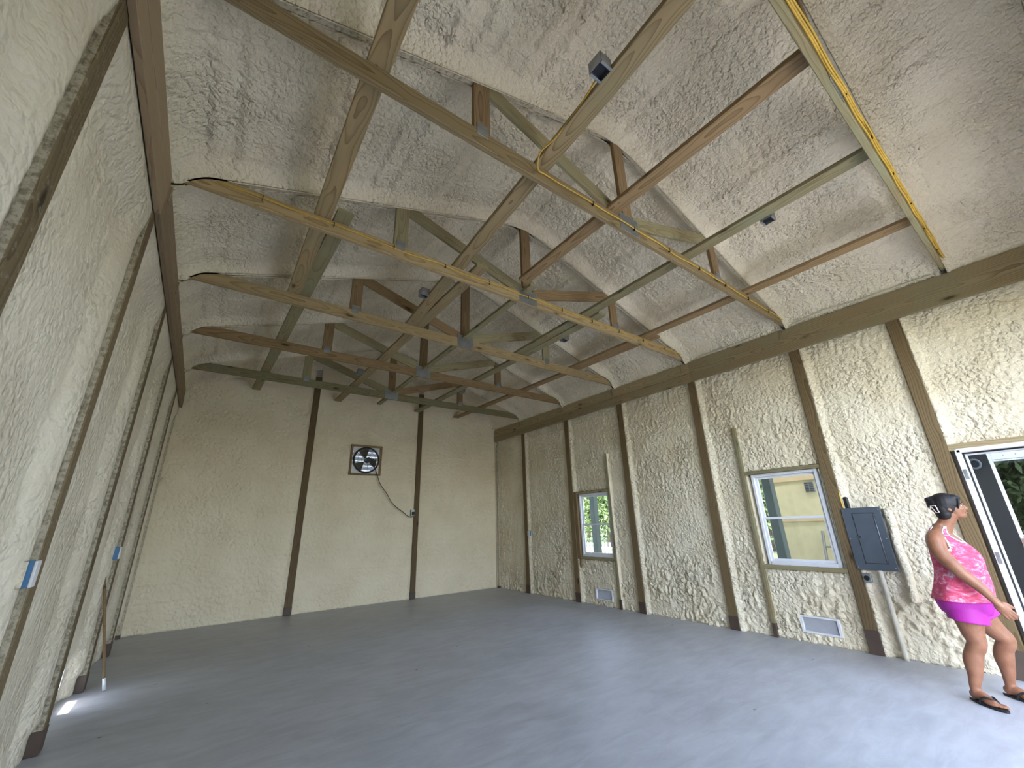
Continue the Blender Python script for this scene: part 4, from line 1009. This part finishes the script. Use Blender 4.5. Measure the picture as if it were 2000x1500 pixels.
def leaf_mat(name, a, b_):
    m, nt, b = newmat(name); oi = N(nt, 'ShaderNodeTexCoord'); n1 = N(nt, 'ShaderNodeTexNoise', Scale=1.4, Detail=3.0); nt.links.new(oi.outputs['Object'], n1.inputs['Vector'])
    nt.links.new(ramp(nt, n1.outputs[0], [(.35, a), (.65, b_)]), b.inputs['Base Color']); b.inputs['Roughness'].default_value = .6; b.inputs['Transmission Weight'].default_value = 0; return m
MT['leaf'] = leaf_mat('green_leaves', (.06, .11, .03), (.16, .22, .075))
g = tag(box('ground', (-60, -70, -.30), (90, 70, -.125), 'lawn', None, 0), 'green lawn around the building', kind='structure')
tag(box('trim_1', (-.6, -17.5, -.12), (W+1.6, YN-.001, -.01), 'apron', None, 0), 'pale concrete apron outside the big doorway', kind='structure')
tag(box('trim_2', (W+.17, YN, -.12), (W+2.38, 2.5, -.03), 'apron', None, 0), 'pale concrete walk along the window wall', kind='structure')
# porch posts, with an unseen roof added to shade the yellow wall
pt = thing('shade_roof', (W+.9, -3, 3.3), 'unseen lean-to roof added outside the window wall as a sun shade', 'roof')
board('roof_panel', (W+.85, YF+.4, 3.62), (W+.85, -6.7, 3.62), 1.45, .05, (1, 0, -.38), 'metalwall', pt); board('fascia', (W+1.2, YF+.4, 3.36), (W+1.2, -6.7, 3.36), .14, .06, (0, 0, 1), 'porchpost', pt)
for y, l in ((-1.0, 'grey green porch post seen through the smaller window'), (-4.875, 'grey green porch post seen through the larger window')):
    t = thing('porch_post', (W+1.27, y, -.03), l, 'post', 'porch posts'); board('timber', (W+1.27, y, -.03), (W+1.27, y, 3.32), .145, .135, (1, 0, 0), 'porchpost', t, .008); box('base_trim', (W+1.185, y-.085, -.03), (W+1.355, y+.085, .12), 'porchpost', t, .004)
# yellow neighbour
t = thing('yellow_building', (W+2.5, -7, -.03), 'pale yellow building wall with cream trim outside the larger window', 'building')
xb = W+2.4
box('wall', (xb, -7.0, -.03), (xb+3.5, -4.42, 2.16), 'yellowwall', t, 0); box('upper_wall', (xb-.02, -7.0, 2.19), (xb+3.5, -4.40, 3.2), 'yellowwall', t, 0)
box('trim_band', (xb-.03, -7.0, 1.36), (xb-.001, -4.42, 1.44), 'yellowtrim', t, .004); box('frieze', (xb-.035, -7.0, 2.05), (xb-.001, -4.36, 2.185), 'yellowtrim', t, .004); box('corner_board', (xb-.025, -4.42, -.03), (xb+.1, -4.395, 2.05), 'yellowtrim', t, .003)
bmr = bmesh.new(); q = [(xb-.5, -7.3, 3.05), (xb+4, -7.3, 3.05), (xb+4, -4.1, 3.05), (xb-.5, -4.1, 3.05), (xb+1.75, -7.3, 4.3), (xb+1.75, -4.1, 4.3)]
vq = [bmr.verts.new(p) for p in q]
for f_ in ((0, 3, 2, 1), (0, 4, 5, 3), (1, 2, 5, 4), (0, 1, 4), (3, 5, 2)): bmr.faces.new([vq[k] for k in f_])
link('roof', bmmesh('roof', bmr), 'ladder', t)
gr = box('vent_grille', (xb-.05, -5.17, 1.84), (xb-.0305, -5.02, 2.02), 'ladder', t, .003)
for k in range(5):
    for j in range(2): box('slot', (xb-.056, -5.155+.07*j, 1.856+.032*k), (xb-.0505, -5.10+.07*j, 1.876+.032*k), 'grille', gr, .001)
t = thing('step_ladder', (xb-.4, -5.25, -.03), 'grey ladder leaning outside the larger window', 'ladder')
for y in (-5.12, -5.42): board('rail', (xb-.42, y, -.03), (xb-.06, y, 1.2), .06, .03, (1, 0, .3), 'ladder', t)
for k in range(4): z = .15+.27*k; xx = xb-.42+.36*(z+.03)/1.23; board('rung', (xx, -5.42, z), (xx, -5.12, z), .05, .025, (1, 0, 0), 'ladder', t)
# porch screen outside the door
t = thing('screen_enclosure', (W+.95, -7.9, -.03), 'white framed screen panel over pinkish boards beside a black wall, outside the door', 'screen')
xs = W+.9
box('black_end_wall', (xs, -7.372, -.03), (xs+.5, -7.05, 2.35), 'blackwall', t)
tube('grey_ring', [(xs-.02, -7.26+.045*math.cos(2*math.pi*k/20), 1.955+.05*math.sin(2*math.pi*k/20)) for k in range(21)], .012, 'panel', t, 8)  # plain grey ring near the top of the black wall
box('frame_stile', (xs, -7.402, 1.16), (xs+.05, -7.374, 2.06), 'white', t); box('head_rail', (xs, -8.6, 1.985), (xs+.05, -7.403, 2.06), 'white', t); box('sill_rail', (xs-.01, -8.6, 1.15), (xs+.05, -7.403, 1.195), 'white', t)
box('head_trim', (xs-.006, -8.6, 1.965), (xs+.03, -7.403, 1.98), 'whitepl', t)
for k in range(5): box('screw_cap', (xs-.004, -7.50-.09*k, 2.02), (xs-.0005, -7.49-.09*k, 2.03), 'ladder', t, .001)
box('screen_pane', (xs+.02, -8.6, 1.196), (xs+.024, -7.403, 1.984), glass_mat('grey_screen', (.34, .34, .37)), t, 0)
box('ledge', (xs-.012, -8.6, 1.09), (xs+.05, -7.374, 1.148), 'redwood', t)
for k in range(9): box('board', (xs+.004*(k % 2), -7.505-.13*k, -.03), (xs+.04, -7.376-.13*k, 1.088), 'redwood', t, .004)
# trees
def tree(x, y, h, r, label, seed, n=14000):
    rnd = np.random.RandomState(seed); t = thing('tree', (x, y, -.125), label, 'tree', 'trees outside')
    tube('trunk', smoothpath([(x, y, -.125), (x+.1, y, h*.3), (x-.1, y+.1, h*.7)]), [.22]*7+[.16]*6, 'bark', t, 10)
    for k in range(5):
        a = k*1.3; tube('branch', [(x, y, h*.35+.1*k), (x+r*.5*math.cos(a), y+r*.5*math.sin(a), h*.6+.15*k)], .06, 'bark', t, 6)
    NC = 140; cl = rnd.normal(size=(NC, 3)); cl /= np.linalg.norm(cl, axis=1)[:, None]; cl *= (rnd.rand(NC, 1)**.4); cl = cl*[r, r, h*.46]+[x, y, h*.52]
    c = cl[rnd.randint(0, NC, n)]+rnd.normal(size=(n, 3))*r*.17
    d = rnd.normal(size=(n, 3)); d /= np.linalg.norm(d, axis=1)[:, None]; e = np.cross(d, rnd.normal(size=(n, 3))); e /= np.linalg.norm(e, axis=1)[:, None]
    L = .08+.08*rnd.rand(n, 1); v = np.stack([c-d*L, c+e*L*.45, c+d*L, c-e*L*.45], 1).reshape(-1, 3)
    o = link('foliage', mesh('foliage', v, [(4*k, 4*k+1, 4*k+2, 4*k+3) for k in range(n)]), 'leaf', t); o['kind'] = 'stuff'
for k, (x, y, h, r) in enumerate(((27, 20, 8, 4), (36, 26, 11, 5), (24, 12.5, 6, 3.0), (24, 2, 7, 3.4), (18, -6.0, 5.5, 2.7), (23, -14.5, 6.5, 2.6))):
    tree(x, y, h, r, 'leafy green tree '+['behind the smaller window', 'far behind the smaller window', 'at the left in the smaller window', 'left of the post in the larger window', 'behind the screen panel at the door', 'at the right behind the screen panel'][k], 50+k)
t = thing('picket_fence', (12.5, 4, -.125), 'low white picket fence on the lawn in the smaller window', 'fence')
for z in (.2, .55): box('rail', (12.5, -2, z), (12.53, 10, z+.06), 'white', t, .003)
for k in range(80): box('picket', (12.46, -1.9+.15*k, -.125), (12.495, -1.83+.15*k, .76), 'white', t, .004)
